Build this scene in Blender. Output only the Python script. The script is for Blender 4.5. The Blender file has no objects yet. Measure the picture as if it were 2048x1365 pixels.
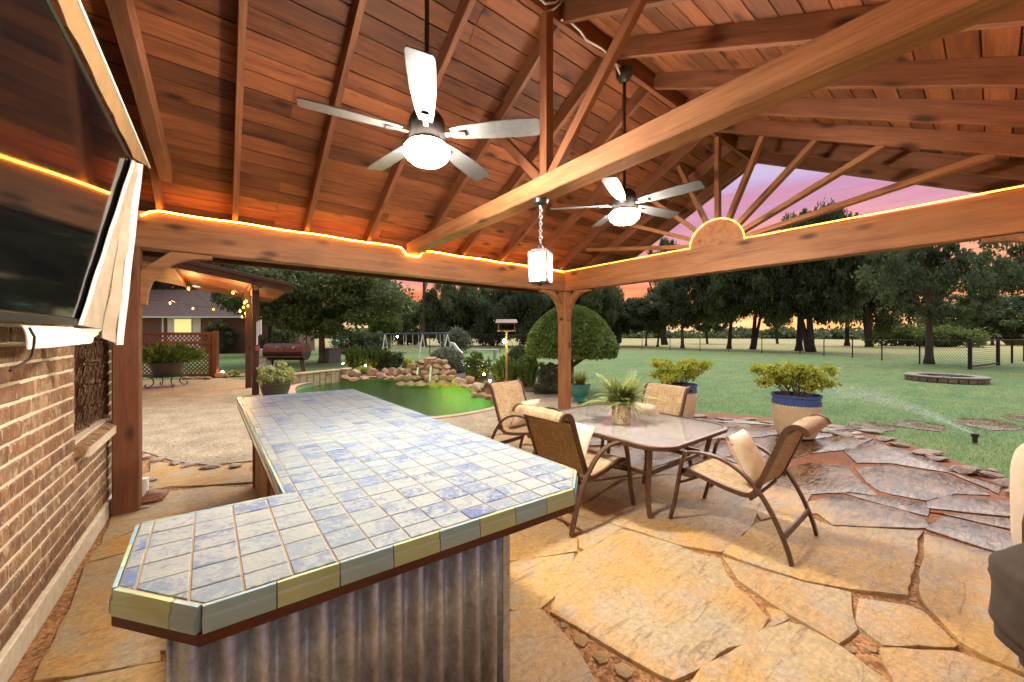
import bpy, bmesh, math, random
import numpy as np
from mathutils import Vector, Matrix, noise
from mathutils.geometry import tessellate_polygon
random.seed(7); np.random.seed(7)
sc = bpy.context.scene
col = sc.collection
# ------------------------------------------------------------------ camera
F, CX, HY, H = 748.0, 1024.0, 672.0, 1.55          # focal length in photo pixels, principal x, horizon row, eye height
ANG = math.radians(52.2)
FW = Vector((math.cos(ANG), math.sin(ANG), 0)); RT = Vector((math.sin(ANG), -math.cos(ANG), 0)); UP = Vector((0, 0, 1))
EYE = Vector((0, 0, H))
cam = bpy.data.cameras.new('camera'); camo = bpy.data.objects.new('camera', cam); col.objects.link(camo)
cam.sensor_width = 36; cam.lens = F / 2048 * 36; cam.shift_y = -(682.5 - HY) / 2048
cam.clip_start = .02; cam.clip_end = 3000
camo.location = EYE; camo.rotation_euler = (math.pi / 2, 0, ANG - math.pi / 2)
sc.camera = camo
def ray(x, y): return FW + RT * ((x - CX) / F) + UP * ((HY - y) / F)
def onz(x, y, z=0.0):
    d = ray(x, y); return EYE + d * ((z - H) / d.z)
def onx(x, y, X):
    d = ray(x, y); return EYE + d * (X / d.x)
def ony(x, y, Y):
    d = ray(x, y); return EYE + d * (Y / d.y)
def atd(x, y, dep): return EYE + ray(x, y) * dep
# ------------------------------------------------------------------ sky, afterglow, exposure
SUN_AZ = Vector(ray(1560, 672)).xy.normalized(); SUN_EL = math.radians(52)
w = bpy.data.worlds.new('World'); sc.world = w; w.use_nodes = True
nt = w.node_tree; nt.nodes.clear()
def N(t, ty, **k):
    n = t.nodes.new(ty)
    for a, b in k.items():
        if a.startswith('i_'):
            n.inputs[a[2:].replace('_', ' ')].default_value = b
        else: setattr(n, a, b)
    return n
tc = N(nt, 'ShaderNodeTexCoord'); sep = N(nt, 'ShaderNodeSeparateXYZ'); nt.links.new(tc.outputs['Generated'], sep.inputs[0])
mp = N(nt, 'ShaderNodeMapping'); mp.inputs['Scale'].default_value = (1.6, 1.6, 13); nt.links.new(tc.outputs['Generated'], mp.inputs[0])
ns = N(nt, 'ShaderNodeTexNoise'); ns.inputs['Scale'].default_value = 1.9; ns.inputs['Detail'].default_value = 6; ns.inputs['Roughness'].default_value = .55
nt.links.new(mp.outputs[0], ns.inputs['Vector'])
m1 = N(nt, 'ShaderNodeMath', operation='MULTIPLY_ADD'); nt.links.new(ns.outputs[0], m1.inputs[0]); m1.inputs[1].default_value = .26; m1.inputs[2].default_value = -.13
m2 = N(nt, 'ShaderNodeMath', operation='ADD'); nt.links.new(sep.outputs['Z'], m2.inputs[0]); nt.links.new(m1.outputs[0], m2.inputs[1])
rp = N(nt, 'ShaderNodeValToRGB'); nt.links.new(m2.outputs[0], rp.inputs[0])
e = rp.color_ramp.elements; e[0].position = 0.0; e[0].color = (1.0, .68, .40, 1); e[1].position = 1.0; e[1].color = (.66, .72, .88, 1)
for p, c in ((.05, (1.0, .46, .19, 1)), (.10, (.90, .22, .11, 1)), (.14, (.93, .40, .24, 1)), (.19, (.80, .25, .28, 1)), (.235, (.76, .33, .40, 1)), (.28, (.58, .25, .42, 1)), (.34, (.56, .40, .66, 1)), (.5, (.62, .66, .80, 1))):
    q = e.new(p); q.color = c
sky = N(nt, 'ShaderNodeTexSky', sky_type='NISHITA', sun_disc=False)
sky.sun_elevation = math.radians(2); sky.sun_rotation = math.atan2(SUN_AZ.x, SUN_AZ.y)
mx = N(nt, 'ShaderNodeMix', data_type='RGBA', blend_type='ADD'); mx.inputs[0].default_value = .015
nt.links.new(rp.outputs[0], mx.inputs[6]); nt.links.new(sky.outputs[0], mx.inputs[7])
bg = N(nt, 'ShaderNodeBackground'); bg.inputs[1].default_value = .80; nt.links.new(mx.outputs[2], bg.inputs[0])
wo = N(nt, 'ShaderNodeOutputWorld'); nt.links.new(bg.outputs[0], wo.inputs[0])
sl = bpy.data.lights.new('afterglow_sun', 'SUN'); sl.energy = 4.2; sl.angle = math.radians(70); sl.color = (1, .92, .84)
so = bpy.data.objects.new('afterglow_sun', sl); col.objects.link(so)
sd = Vector((SUN_AZ.x * math.cos(SUN_EL), SUN_AZ.y * math.cos(SUN_EL), math.sin(SUN_EL)))
so.rotation_euler = (-sd).to_track_quat('-Z', 'Y').to_euler()
sc.view_settings.view_transform = 'Standard'; sc.view_settings.look = 'None'; sc.view_settings.exposure = .42; sc.view_settings.gamma = 1
sc.cycles.max_bounces = 6; sc.cycles.diffuse_bounces = 3; sc.cycles.glossy_bounces = 3; sc.cycles.transparent_max_bounces = 24; sc.cycles.transmission_bounces = 4
sc.cycles.caustics_reflective = False; sc.cycles.caustics_refractive = False; sc.cycles.sample_clamp_indirect = 6
sc.cycles.use_denoising = True
# ------------------------------------------------------------------ materials
MATS = {}
def newmat(name):
    m = bpy.data.materials.new(name); m.use_nodes = True; MATS[name] = m
    t = m.node_tree; b = t.nodes['Principled BSDF']; return m, t, b
def ramp(t, fac, stops):
    r = N(t, 'ShaderNodeValToRGB'); el = r.color_ramp.elements
    el[0].position = stops[0][0]; el[0].color = (*stops[0][1], 1); el[1].position = stops[-1][0]; el[1].color = (*stops[-1][1], 1)
    for p, c in stops[1:-1]: q = el.new(p); q.color = (*c, 1)
    t.links.new(fac, r.inputs[0]); return r.outputs[0]
def coords(t, scale=(1, 1, 1), kind='Object', rnd=True):
    c = N(t, 'ShaderNodeTexCoord'); mp = N(t, 'ShaderNodeMapping'); mp.inputs['Scale'].default_value = scale
    t.links.new(c.outputs[kind], mp.inputs[0])
    if rnd:
        oi = N(t, 'ShaderNodeObjectInfo'); cx = N(t, 'ShaderNodeCombineXYZ')
        for k, f in enumerate((37., 91., 53.)):
            mm = N(t, 'ShaderNodeMath', operation='MULTIPLY'); t.links.new(oi.outputs['Random'], mm.inputs[0]); mm.inputs[1].default_value = f
            t.links.new(mm.outputs[0], cx.inputs[k])
        t.links.new(cx.outputs[0], mp.inputs['Location'])
    return mp.outputs[0]
def noise_n(t, vec, scale, detail=5, rough=.55, dist=0):
    n = N(t, 'ShaderNodeTexNoise'); n.inputs['Scale'].default_value = scale; n.inputs['Detail'].default_value = detail
    n.inputs['Roughness'].default_value = rough; n.inputs['Distortion'].default_value = dist
    t.links.new(vec, n.inputs['Vector']); return n.outputs[0]
def bump(t, b, h, strength=.3, dist=.01):
    bn = N(t, 'ShaderNodeBump'); bn.inputs['Strength'].default_value = strength; bn.inputs['Distance'].default_value = dist
    t.links.new(h, bn.inputs['Height']); t.links.new(bn.outputs[0], b.inputs['Normal']); return bn
def mixc(t, fac, a, b, mode='MIX'):
    m = N(t, 'ShaderNodeMix', data_type='RGBA', blend_type=mode)
    for inp, v in ((0, fac), (6, a), (7, b)):
        if isinstance(v, (int, float)): m.inputs[inp].default_value = v
        elif isinstance(v, tuple): m.inputs[inp].default_value = (*v, 1)
        else: t.links.new(v, m.inputs[inp])
    return m.outputs[2]
def math_n(t, op, a, b=None, clamp=False):
    m = N(t, 'ShaderNodeMath', operation=op, use_clamp=clamp)
    for i, v in enumerate((a, b)):
        if v is None: continue
        if isinstance(v, (int, float)): m.inputs[i].default_value = v
        else: t.links.new(v, m.inputs[i])
    return m.outputs[0]
def rnd_tone(t, c, lo, hi):
    oi = N(t, 'ShaderNodeObjectInfo'); mr = N(t, 'ShaderNodeMapRange'); mr.inputs[3].default_value = lo; mr.inputs[4].default_value = hi
    t.links.new(oi.outputs['Random'], mr.inputs[0])
    h = N(t, 'ShaderNodeHueSaturation'); t.links.new(mr.outputs[0], h.inputs['Value']); t.links.new(c, h.inputs['Color']); return h.outputs[0]
def plain(name, c, rough=.6, metal=0., var=.15, scale=8, bmp=.05, spec=.5):
    m, t, b = newmat(name); v = coords(t); n = noise_n(t, v, scale)
    c2 = tuple(x * (1 - var) for x in c); c3 = tuple(min(1, x * (1 + var)) for x in c)
    t.links.new(ramp(t, n, [(.3, c2), (.7, c3)]), b.inputs['Base Color'])
    b.inputs['Roughness'].default_value = rough; b.inputs['Metallic'].default_value = metal; b.inputs['Specular IOR Level'].default_value = spec
    if bmp: bump(t, b, noise_n(t, v, scale * 6), bmp, .004)
    return m
def wood(name, dark, light, lo=.75, hi=1.2, rough=.62, knots=True, sc_=1.0):
    m, t, b = newmat(name); v = coords(t, (.9 * sc_, 9 * sc_, 9 * sc_)); v2 = coords(t, (2.2 * sc_, 46 * sc_, 46 * sc_)); v3 = coords(t, (1, 1, 1))
    n1 = noise_n(t, v, 1.6, 5, .6, .6); n2 = noise_n(t, v2, 2.2, 3, .6); n3 = noise_n(t, v3, 1.7, 3)
    f = math_n(t, 'ADD', math_n(t, 'MULTIPLY', n1, .5), math_n(t, 'ADD', math_n(t, 'MULTIPLY', n2, .3), math_n(t, 'MULTIPLY', n3, .28)))
    c = ramp(t, f, [(.38, dark), (.52, tuple((a + b_) / 2 for a, b_ in zip(dark, light))), (.68, light)])
    if knots:
        vo = N(t, 'ShaderNodeTexVoronoi'); vo.inputs['Scale'].default_value = 1.0; t.links.new(coords(t, (2.1, 5.2, 5.2)), vo.inputs['Vector'])
        k = ramp(t, vo.outputs['Distance'], [(.08, (1, 1, 1)), (.22, (0, 0, 0))])
        c = mixc(t, math_n(t, 'MULTIPLY', k, .9), c, tuple(x * .28 for x in dark))
    c = rnd_tone(t, c, lo, hi); t.links.new(c, b.inputs['Base Color']); b.inputs['Roughness'].default_value = rough
    b.inputs['Specular IOR Level'].default_value = .35
    bump(t, b, math_n(t, 'ADD', n2, n1), .25, .006); return m
def emis(name, c, s):
    m, t, b = newmat(name); b.inputs['Base Color'].default_value = (*c, 1); b.inputs['Emission Color'].default_value = (*c, 1); b.inputs['Emission Strength'].default_value = s
    return m
def leaf(name, dark, light, trans=.3, rough=.55, scale=1.6):
    m, t, b = newmat(name); v = coords(t, kind='Object'); n = noise_n(t, v, scale, 3); n2 = noise_n(t, v, scale * 9, 2)
    f = math_n(t, 'ADD', math_n(t, 'MULTIPLY', n, .6), math_n(t, 'MULTIPLY', n2, .4))
    c = ramp(t, f, [(.36, dark), (.64, light)]); c = rnd_tone(t, c, .8, 1.15)
    t.links.new(c, b.inputs['Base Color']); b.inputs['Roughness'].default_value = rough; b.inputs['Specular IOR Level'].default_value = .3
    tr = N(t, 'ShaderNodeBsdfTranslucent'); t.links.new(c, tr.inputs[0]); mixs = N(t, 'ShaderNodeMixShader'); mixs.inputs[0].default_value = trans
    t.links.new(b.outputs[0], mixs.inputs[1]); t.links.new(tr.outputs[0], mixs.inputs[2]); t.links.new(mixs.outputs[0], t.nodes['Material Output'].inputs[0]); return m
BEAM = wood('cedar_beam', (.17, .065, .024), (.40, .18, .075), .85, 1.1)
PLANK = wood('cedar_plank', (.078, .020, .008), (.29, .096, .032), .5, 1.3)
RAFT = wood('cedar_rafter', (.10, .032, .014), (.25, .095, .040), .8, 1.15)
DARKWOOD = wood('dark_stained_wood', (.05, .018, .010), (.12, .045, .022), .8, 1.1)
POSTW = wood('post_wood', (.10, .032, .015), (.22, .085, .038), .9, 1.1)
LATT = wood('lattice_wood', (.07, .028, .015), (.15, .06, .03), .8, 1.1, knots=False)
CABW = wood('cabinet_wood', (.22, .10, .045), (.42, .22, .11), .8, 1.15)
ROOFM = plain('roof_shingle', (.05, .04, .038), .9, scale=14, bmp=.4)
# flagstone
def flagstone():
    m, t, b = newmat('flagstone')
    v = coords(t); n1 = noise_n(t, v, 1.6, 6, .6, .4); n2 = noise_n(t, coords(t, (3, 16, 1)), 1.4, 6, .65, .9); n3 = noise_n(t, v, 34, 4, .7); n4 = noise_n(t, v, 5, 6, .65, .3)
    oi = N(t, 'ShaderNodeObjectInfo')
    base = ramp(t, oi.outputs['Random'], [(0, (.46, .30, .11)), (.25, (.40, .32, .20)), (.45, (.50, .345, .13)), (.62, (.38, .30, .20)), (.8, (.44, .265, .11)), (1, (.52, .38, .16))])
    c = mixc(t, ramp(t, n1, [(.40, (0, 0, 0)), (.64, (1, 1, 1))]), base, (.48, .27, .075))
    c = mixc(t, math_n(t, 'MULTIPLY', ramp(t, n4, [(.50, (0, 0, 0)), (.66, (1, 1, 1))]), .75), c, (.36, .31, .25))
    c = mixc(t, math_n(t, 'MULTIPLY', ramp(t, n2, [(.56, (0, 0, 0)), (.68, (1, 1, 1))]), .6), c, (.17, .09, .05))
    c = mixc(t, .75, c, ramp(t, n3, [(.25, (.55, .55, .55)), (.75, (1.3, 1.3, 1.3))]), 'MULTIPLY')
    n5 = noise_n(t, coords(t, (.8, 2.6, 1)), 1.7, 6, .58, .5); cl = math_n(t, 'ABSOLUTE', math_n(t, 'SUBTRACT', n5, .5)); clf = ramp(t, cl, [(.0, (1, 1, 1)), (.010, (0, 0, 0))])
    n6 = noise_n(t, v, 150, 2, .6); c = mixc(t, .6, c, ramp(t, n6, [(.3, (.72, .72, .72)), (.7, (1.22, 1.22, 1.22))]), 'MULTIPLY')
    c = mixc(t, math_n(t, 'MULTIPLY', clf, .38), c, (.14, .08, .045))
    g = N(t, 'ShaderNodeNewGeometry'); sx = N(t, 'ShaderNodeSeparateXYZ'); t.links.new(g.outputs['Position'], sx.inputs[0])
    wn = noise_n(t, g.outputs['Position'], 1.1, 5, .6)
    wet = math_n(t, 'ADD', sx.outputs['X'], math_n(t, 'MULTIPLY', math_n(t, 'SUBTRACT', wn, .5), 3.2))
    mr = N(t, 'ShaderNodeMapRange'); mr.inputs[1].default_value = 3.6; mr.inputs[2].default_value = 4.6; t.links.new(wet, mr.inputs[0])
    c = mixc(t, mr.outputs[0], c, mixc(t, 1.0, mixc(t, ramp(t, n2, [(.44, (0, 0, 0)), (.56, (1, 1, 1))]), c, (.10, .055, .035)), (.36, .25, .18), 'MULTIPLY'))
    t.links.new(c, b.inputs['Base Color'])
    sp_ = N(t, 'ShaderNodeMapRange'); sp_.inputs[3].default_value = .4; sp_.inputs[4].default_value = .34; t.links.new(mr.outputs[0], sp_.inputs[0]); t.links.new(sp_.outputs[0], b.inputs['Specular IOR Level'])
    pud = ramp(t, noise_n(t, g.outputs['Position'], 2.3, 5, .6), [(.44, (.06, .06, .06)), (.58, (.36, .36, .36))])
    t.links.new(mixc(t, mr.outputs[0], (.68, .68, .68), pud), b.inputs['Roughness'])
    hh = math_n(t, 'ADD', math_n(t, 'MULTIPLY', n2, 1.2), math_n(t, 'ADD', math_n(t, 'MULTIPLY', n3, .35), n4))
    lay = ramp(t, n5, [(.30, (0, 0, 0)), (.34, (.3, .3, .3)), (.46, (.32, .32, .32)), (.50, (.62, .62, .62)), (.60, (.64, .64, .64)), (.64, (1, 1, 1))])
    bump(t, b, math_n(t, 'ADD', math_n(t, 'ADD', math_n(t, 'MULTIPLY', hh, .55), math_n(t, 'MULTIPLY', lay, .8)), math_n(t, 'MULTIPLY', n6, .12)), .7, .014)
    bn_ = b.inputs['Normal'].links[0].from_node; ms_ = N(t, 'ShaderNodeMapRange'); ms_.inputs[3].default_value = .7; ms_.inputs[4].default_value = .5; t.links.new(mr.outputs[0], ms_.inputs[0]); t.links.new(ms_.outputs[0], bn_.inputs['Strength']); return m
FLAG = flagstone()
def gravel(name, c1, c2, c3, scale=90, bs=.7, rough=.9):
    m, t, b = newmat(name); v = coords(t, kind='Object', rnd=False)
    vo = N(t, 'ShaderNodeTexVoronoi'); vo.inputs['Scale'].default_value = scale; t.links.new(v, vo.inputs['Vector'])
    n = noise_n(t, v, 2.5, 5); sx = N(t, 'ShaderNodeSeparateColor'); t.links.new(vo.outputs['Color'], sx.inputs[0])
    c = ramp(t, sx.outputs[0], [(.0, c1), (.5, c2), (1, c3)])
    c = mixc(t, 1.0, c, ramp(t, n, [(.3, (.72, .72, .72)), (.7, (1.15, 1.15, 1.15))]), 'MULTIPLY')
    t.links.new(c, b.inputs['Base Color']); b.inputs['Roughness'].default_value = rough
    bump(t, b, math_n(t, 'SUBTRACT', 1.0, vo.outputs['Distance']), bs, .006); return m
SAND0 = gravel('granite_joint_sand', (.15, .06, .022), (.32, .145, .05), (.46, .26, .11), 70)
def wet_sand():
    m = SAND0; t = m.node_tree; b = t.nodes['Principled BSDF']; src = b.inputs['Base Color'].links[0].from_socket
    g = N(t, 'ShaderNodeNewGeometry'); sx = N(t, 'ShaderNodeSeparateXYZ'); t.links.new(g.outputs['Position'], sx.inputs[0])
    wet = math_n(t, 'ADD', sx.outputs['X'], math_n(t, 'MULTIPLY', math_n(t, 'SUBTRACT', noise_n(t, g.outputs['Position'], 1.1, 5, .6), .5), 3.2))
    mr = N(t, 'ShaderNodeMapRange'); mr.inputs[1].default_value = 3.6; mr.inputs[2].default_value = 4.6; t.links.new(wet, mr.inputs[0])
    t.links.new(mixc(t, mr.outputs[0], src, mixc(t, 1.0, src, (.62, .36, .18), 'MULTIPLY')), b.inputs['Base Color']); t.links.new(mixc(t, mr.outputs[0], (.9, .9, .9), (.85, .85, .85)), b.inputs['Roughness']); return m
SAND = wet_sand()
AGG = gravel('exposed_aggregate', (.18, .12, .06), (.36, .275, .165), (.50, .425, .29), 75, .5)
MULCH = gravel('bark_mulch', (.03, .018, .012), (.06, .035, .02), (.10, .06, .035), 30)
ASH = gravel('ash', (.12, .12, .13), (.25, .25, .26), (.4, .4, .42), 14)
def lawn_m():
    m, t, b = newmat('lawn_grass'); v = coords(t, kind='Object', rnd=False)
    n1 = noise_n(t, v, .22, 4); n2 = noise_n(t, v, 2.2, 5, .65); n3 = noise_n(t, coords(t, (1, 1, 1), rnd=False), 60, 3, .7); n4 = noise_n(t, v, .05, 3)
    c = ramp(t, n2, [(.3, (.090, .165, .055)), (.7, (.175, .28, .095))])
    c = mixc(t, ramp(t, n1, [(.42, (0, 0, 0)), (.68, (.6, .6, .6))]), c, (.25, .25, .10)); c = mixc(t, ramp(t, noise_n(t, coords(t, (.7, 3.0, 1), rnd=False), .8, 4, .6), [(.42, (0, 0, 0)), (.62, (.55, .55, .55))]), c, (.075, .17, .07))
    c = mixc(t, .85, c, ramp(t, n3, [(.3, (.35, .4, .38)), (.7, (1.55, 1.5, 1.5))]), 'MULTIPLY')
    g = N(t, 'ShaderNodeNewGeometry'); sx = N(t, 'ShaderNodeVectorMath', operation='LENGTH'); t.links.new(g.outputs['Position'], sx.inputs[0])
    far = N(t, 'ShaderNodeMapRange'); far.inputs[1].default_value = 44; far.inputs[2].default_value = 75
    t.links.new(math_n(t, 'ADD', sx.outputs['Value'], math_n(t, 'MULTIPLY', n4, 20)), far.inputs[0])
    c = mixc(t, far.outputs[0], c, (.36, .33, .14))                # dry hay pasture past the fence
    t.links.new(c, b.inputs['Base Color']); b.inputs['Roughness'].default_value = .85; b.inputs['Specular IOR Level'].default_value = .2
    bump(t, b, math_n(t, 'ADD', n3, n2), .8, .03); return m
LAWN = lawn_m()
def brick_m():
    m, t, b = newmat('tumbled_brick'); v = coords(t); n1 = noise_n(t, v, 14, 5, .65, .8); n2 = noise_n(t, coords(t, (1, 3, 1)), 9, 4, .6, 1.2); n3 = noise_n(t, v, 70, 3)
    oi = N(t, 'ShaderNodeObjectInfo')
    base = ramp(t, oi.outputs['Random'], [(0, (.25, .13, .065)), (.3, (.37, .21, .10)), (.5, (.20, .125, .075)), (.75, (.43, .29, .15)), (1, (.30, .155, .07))])
    c = mixc(t, ramp(t, n1, [(.42, (0, 0, 0)), (.62, (.8, .8, .8))]), base, (.16, .075, .045))
    c = mixc(t, ramp(t, n2, [(.54, (0, 0, 0)), (.68, (.85, .85, .85))]), c, (.58, .43, .28))
    t.links.new(c, b.inputs['Base Color']); b.inputs['Roughness'].default_value = .85
    bump(t, b, math_n(t, 'ADD', n1, n3), .6, .008); return m
BRICK = brick_m()
MORTAR = plain('mortar', (.71, .63, .46), .95, scale=20, bmp=.5)
def tile_m(nm='speckled_tile', island=False):
    m, t, b = newmat(nm); v = coords(t); n = noise_n(t, v, 48, 5, .75); n2 = noise_n(t, v, 9, 3); n3 = noise_n(t, v, 34, 5, .75, .8)
    rsrc = N(t, 'ShaderNodeNewGeometry').outputs['Random Per Island'] if island else N(t, 'ShaderNodeObjectInfo').outputs['Random']
    blue = ramp(t, rsrc, [(0, (.265, .32, .325)), (.3, (.165, .245, .335)), (.55, (.265, .315, .315)), (.75, (.11, .19, .33)), (.92, (.065, .135, .30)), (1, (.06, .125, .29))])
    c = mixc(t, ramp(t, math_n(t, 'ADD', math_n(t, 'MULTIPLY', n, .6), math_n(t, 'MULTIPLY', n2, .4)), [(.46, (0, 0, 0)), (.54, (.9, .9, .9))]), blue, (.315, .365, .35))
    c = mixc(t, math_n(t, 'MULTIPLY', ramp(t, n3, [(.56, (0, 0, 0)), (.63, (1, 1, 1))]), .75), c, (.10, .145, .27))
    t.links.new(c, b.inputs['Base Color']); b.inputs['Roughness'].default_value = .30
    bump(t, b, math_n(t, 'ADD', n, n3), .35, .003); return m
TILE = tile_m(); TILE_FAR = tile_m('speckled_tile_far', True)
GROUT = plain('tan_grout', (.38, .29, .175), .9, scale=30, bmp=.3)
def gtile(name, c):
    m, t, b = newmat(name); v = coords(t); b.inputs['Base Color'].default_value = (*c, 1); b.inputs['Roughness'].default_value = .12
    n = noise_n(t, v, 6, 3); t.links.new(ramp(t, n, [(.3, tuple(x * .9 for x in c)), (.7, tuple(x * 1.1 for x in c))]), b.inputs['Base Color'])
    b.inputs['Coat Weight'].default_value = .6; b.inputs['Coat Roughness'].default_value = .05; return m
GT_G = gtile('green_glass_tile', (.40, .56, .34)); GT_B = gtile('blue_glass_tile', (.28, .48, .58))
def galv():
    m, t, b = newmat('weathered_galvanised'); v = coords(t, (1, 1, .8)); n = noise_n(t, v, 14, 6, .7, .6); n2 = noise_n(t, v, 60, 4, .7, .8)
    c = ramp(t, math_n(t, 'ADD', math_n(t, 'MULTIPLY', n, .6), math_n(t, 'MULTIPLY', n2, .4)), [(.34, (.26, .31, .33)), (.5, (.45, .545, .58)), (.66, (.68, .81, .88))])
    t.links.new(c, b.inputs['Base Color']); b.inputs['Metallic'].default_value = .45; b.inputs['Roughness'].default_value = .42; bump(t, b, n2, .25, .003); return m
GALV = galv()
BRONZE = plain('bronze_frame', (.115, .062, .036), .38, .35, .2, 30, .06)
FANM = plain('dark_bronze', (.05, .042, .038), .35, .6, .2, 20, .03)
BLADE = plain('fan_blade_grey', (.05, .048, .047), .45, 0, .25, 40, .1)
def sling():
    m, t, b = newmat('sling_weave'); v = coords(t, (6, 90, 6)); v2 = coords(t, (90, 6, 90)); n = noise_n(t, v, 1.5, 3); n2 = noise_n(t, v2, 1.5, 3)
    f = math_n(t, 'ADD', math_n(t, 'MULTIPLY', n, .55), math_n(t, 'MULTIPLY', n2, .45))
    c = ramp(t, f, [(.36, (.26, .155, .07)), (.5, (.44, .31, .17)), (.64, (.60, .48, .31))]); t.links.new(c, b.inputs['Base Color']); b.inputs['Roughness'].default_value = .8
    bump(t, b, f, .4, .003)
    tr = N(t, 'ShaderNodeBsdfTranslucent'); t.links.new(c, tr.inputs[0]); ms = N(t, 'ShaderNodeMixShader'); ms.inputs[0].default_value = .22
    t.links.new(b.outputs[0], ms.inputs[1]); t.links.new(tr.outputs[0], ms.inputs[2]); t.links.new(ms.outputs[0], t.nodes['Material Output'].inputs[0]); return m
SLING = sling()
CUSH = plain('cream_fabric', (.66, .55, .42), .9, 0, .08, 14, .2)
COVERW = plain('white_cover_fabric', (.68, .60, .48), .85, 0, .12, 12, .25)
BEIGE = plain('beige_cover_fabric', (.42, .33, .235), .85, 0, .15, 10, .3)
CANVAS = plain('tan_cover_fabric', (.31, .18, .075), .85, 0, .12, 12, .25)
TRIMW = plain('white_binding', (.82, .78, .70), .8, 0, .05, 20, .1)
TAUPE = plain('taupe_fabric', (.050, .038, .029), .9, 0, .2, 6, .3)
LAVEN = plain('lavender_print', (.20, .14, .42), .9)
def glassy(name, c, alpha, rough=.05, tint=(1, 1, 1)):
    m, t, b = newmat(name); b.inputs['Base Color'].default_value = (*c, 1); b.inputs['Roughness'].default_value = rough; b.inputs['Specular IOR Level'].default_value = .8
    tr = N(t, 'ShaderNodeBsdfTransparent'); tr.inputs[0].default_value = (*tint, 1); ms = N(t, 'ShaderNodeMixShader'); ms.inputs[0].default_value = alpha
    t.links.new(tr.outputs[0], ms.inputs[1]); t.links.new(b.outputs[0], ms.inputs[2]); t.links.new(ms.outputs[0], t.nodes['Material Output'].inputs[0]); return m
TGLASS = glassy('tempered_glass', (.34, .33, .30), .72, .07)
LGLASS = glassy('lantern_glass', (.8, .8, .8), .22, .1)
def screen_m():
    m, t, b = newmat('tv_screen'); b.inputs['Base Color'].default_value = (.004, .004, .005, 1); b.inputs['Roughness'].default_value = .06; b.inputs['Specular IOR Level'].default_value = .62; return m
SCREEN = screen_m()
BLACK = plain('black_plastic', (.015, .015, .016), .35, 0, .2, 10, .02)
BLKMET = plain('black_iron', (.022, .02, .02), .5, .4, .2, 20, .05)
IRON = plain('rusty_scroll_iron', (.12, .065, .035), .55, .5, .3, 30, .1)
WHITE = plain('white_paint', (.72, .72, .70), .5, 0, .06, 8, .02)
def water():
    m, t, b = newmat('pool_surface'); v = coords(t, (1, 1, 1), rnd=False); n = noise_n(t, coords(t, (2.4, 4.2, 1), rnd=False), 2.6, 4, .6, .4); n2 = noise_n(t, v, 9, 3)
    gl = N(t, 'ShaderNodeBsdfGlossy'); gl.inputs['Roughness'].default_value = .07; gl.inputs[0].default_value = (.9, .95, .92, 1)
    bn = N(t, 'ShaderNodeBump'); bn.inputs['Strength'].default_value = .5; bn.inputs['Distance'].default_value = .07; t.links.new(math_n(t, 'ADD', n, math_n(t, 'MULTIPLY', n2, .3)), bn.inputs['Height']); t.links.new(bn.outputs[0], gl.inputs['Normal'])
    tr = N(t, 'ShaderNodeBsdfTransparent'); tr.inputs[0].default_value = (.55, .82, .40, 1)
    fr = N(t, 'ShaderNodeFresnel'); fr.inputs[0].default_value = 1.33; t.links.new(bn.outputs[0], fr.inputs['Normal'])
    ms = N(t, 'ShaderNodeMixShader'); t.links.new(fr.outputs[0], ms.inputs[0]); t.links.new(tr.outputs[0], ms.inputs[1]); t.links.new(gl.outputs[0], ms.inputs[2])
    t.links.new(ms.outputs[0], t.nodes['Material Output'].inputs[0]); return m
WATER = water()
BASIN = plain('green_pool_plaster', (.19, .30, .13), .7, 0, .25, 1.2, .1)
FALL = glassy('falling_water', (.9, .95, 1), .45, .15)
def rock_m(name, cols):
    m, t, b = newmat(name); v = coords(t); n1 = noise_n(t, v, 2.5, 6, .62, .5); n2 = noise_n(t, coords(t, (2, 2, 9)), 2, 5, .6, .8); oi = N(t, 'ShaderNodeObjectInfo')
    c = ramp(t, oi.outputs['Random'], [(i / (len(cols) - 1), x) for i, x in enumerate(cols)])
    c = mixc(t, ramp(t, n1, [(.4, (0, 0, 0)), (.65, (.7, .7, .7))]), c, (.40, .28, .19)); c = mixc(t, ramp(t, n2, [(.5, (0, 0, 0)), (.66, (.7, .7, .7))]), c, (.11, .06, .04))
    t.links.new(c, b.inputs['Base Color']); b.inputs['Roughness'].default_value = .75; bump(t, b, math_n(t, 'ADD', n1, n2), .6, .03); return m
ROCK = rock_m('red_sandstone', [(.34, .14, .065), (.40, .23, .12), (.30, .12, .055), (.42, .29, .18), (.38, .17, .08)])
LEDGE = rock_m('ledge_stone', [(.18, .12, .10), (.24, .16, .12), (.15, .11, .095), (.22, .13, .09)])
PEB = rock_m('pale_pebble', [(.42, .33, .24), (.48, .42, .36), (.36, .28, .20), (.45, .38, .3)])
WALLST = rock_m('buff_wall_stone', [(.40, .30, .17), (.34, .24, .14), (.42, .33, .22)])
COPE = plain('coping_concrete', (.42, .30, .19), .8, 0, .15, 6, .2)
BARK = plain('cedar_bark', (.10, .072, .055), .95, 0, .4, 9, .8)
BARKD = plain('dark_bark', (.035, .027, .022), .95, 0, .4, 6, .8)
LCEDAR = leaf('cedar_foliage', (.052, .080, .032), (.135, .175, .068), .32)
LCEDAR2 = leaf('dark_cedar_foliage', (.036, .058, .032), (.130, .170, .078), .36)
LELM = leaf('broadleaf_foliage', (.046, .078, .038), (.160, .21, .088), .38)
LLIGHT = leaf('light_foliage', (.06, .11, .025), (.19, .26, .06), .4)
LTOPI = leaf('topiary_foliage', (.07, .12, .025), (.19, .26, .065), .2, scale=3)
LJUN = leaf('juniper_foliage', (.07, .13, .03), (.20, .29, .07), .25, scale=3)
LYEL = leaf('yellow_green_leaf', (.30, .36, .04), (.60, .62, .10), .35, scale=5)
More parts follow.
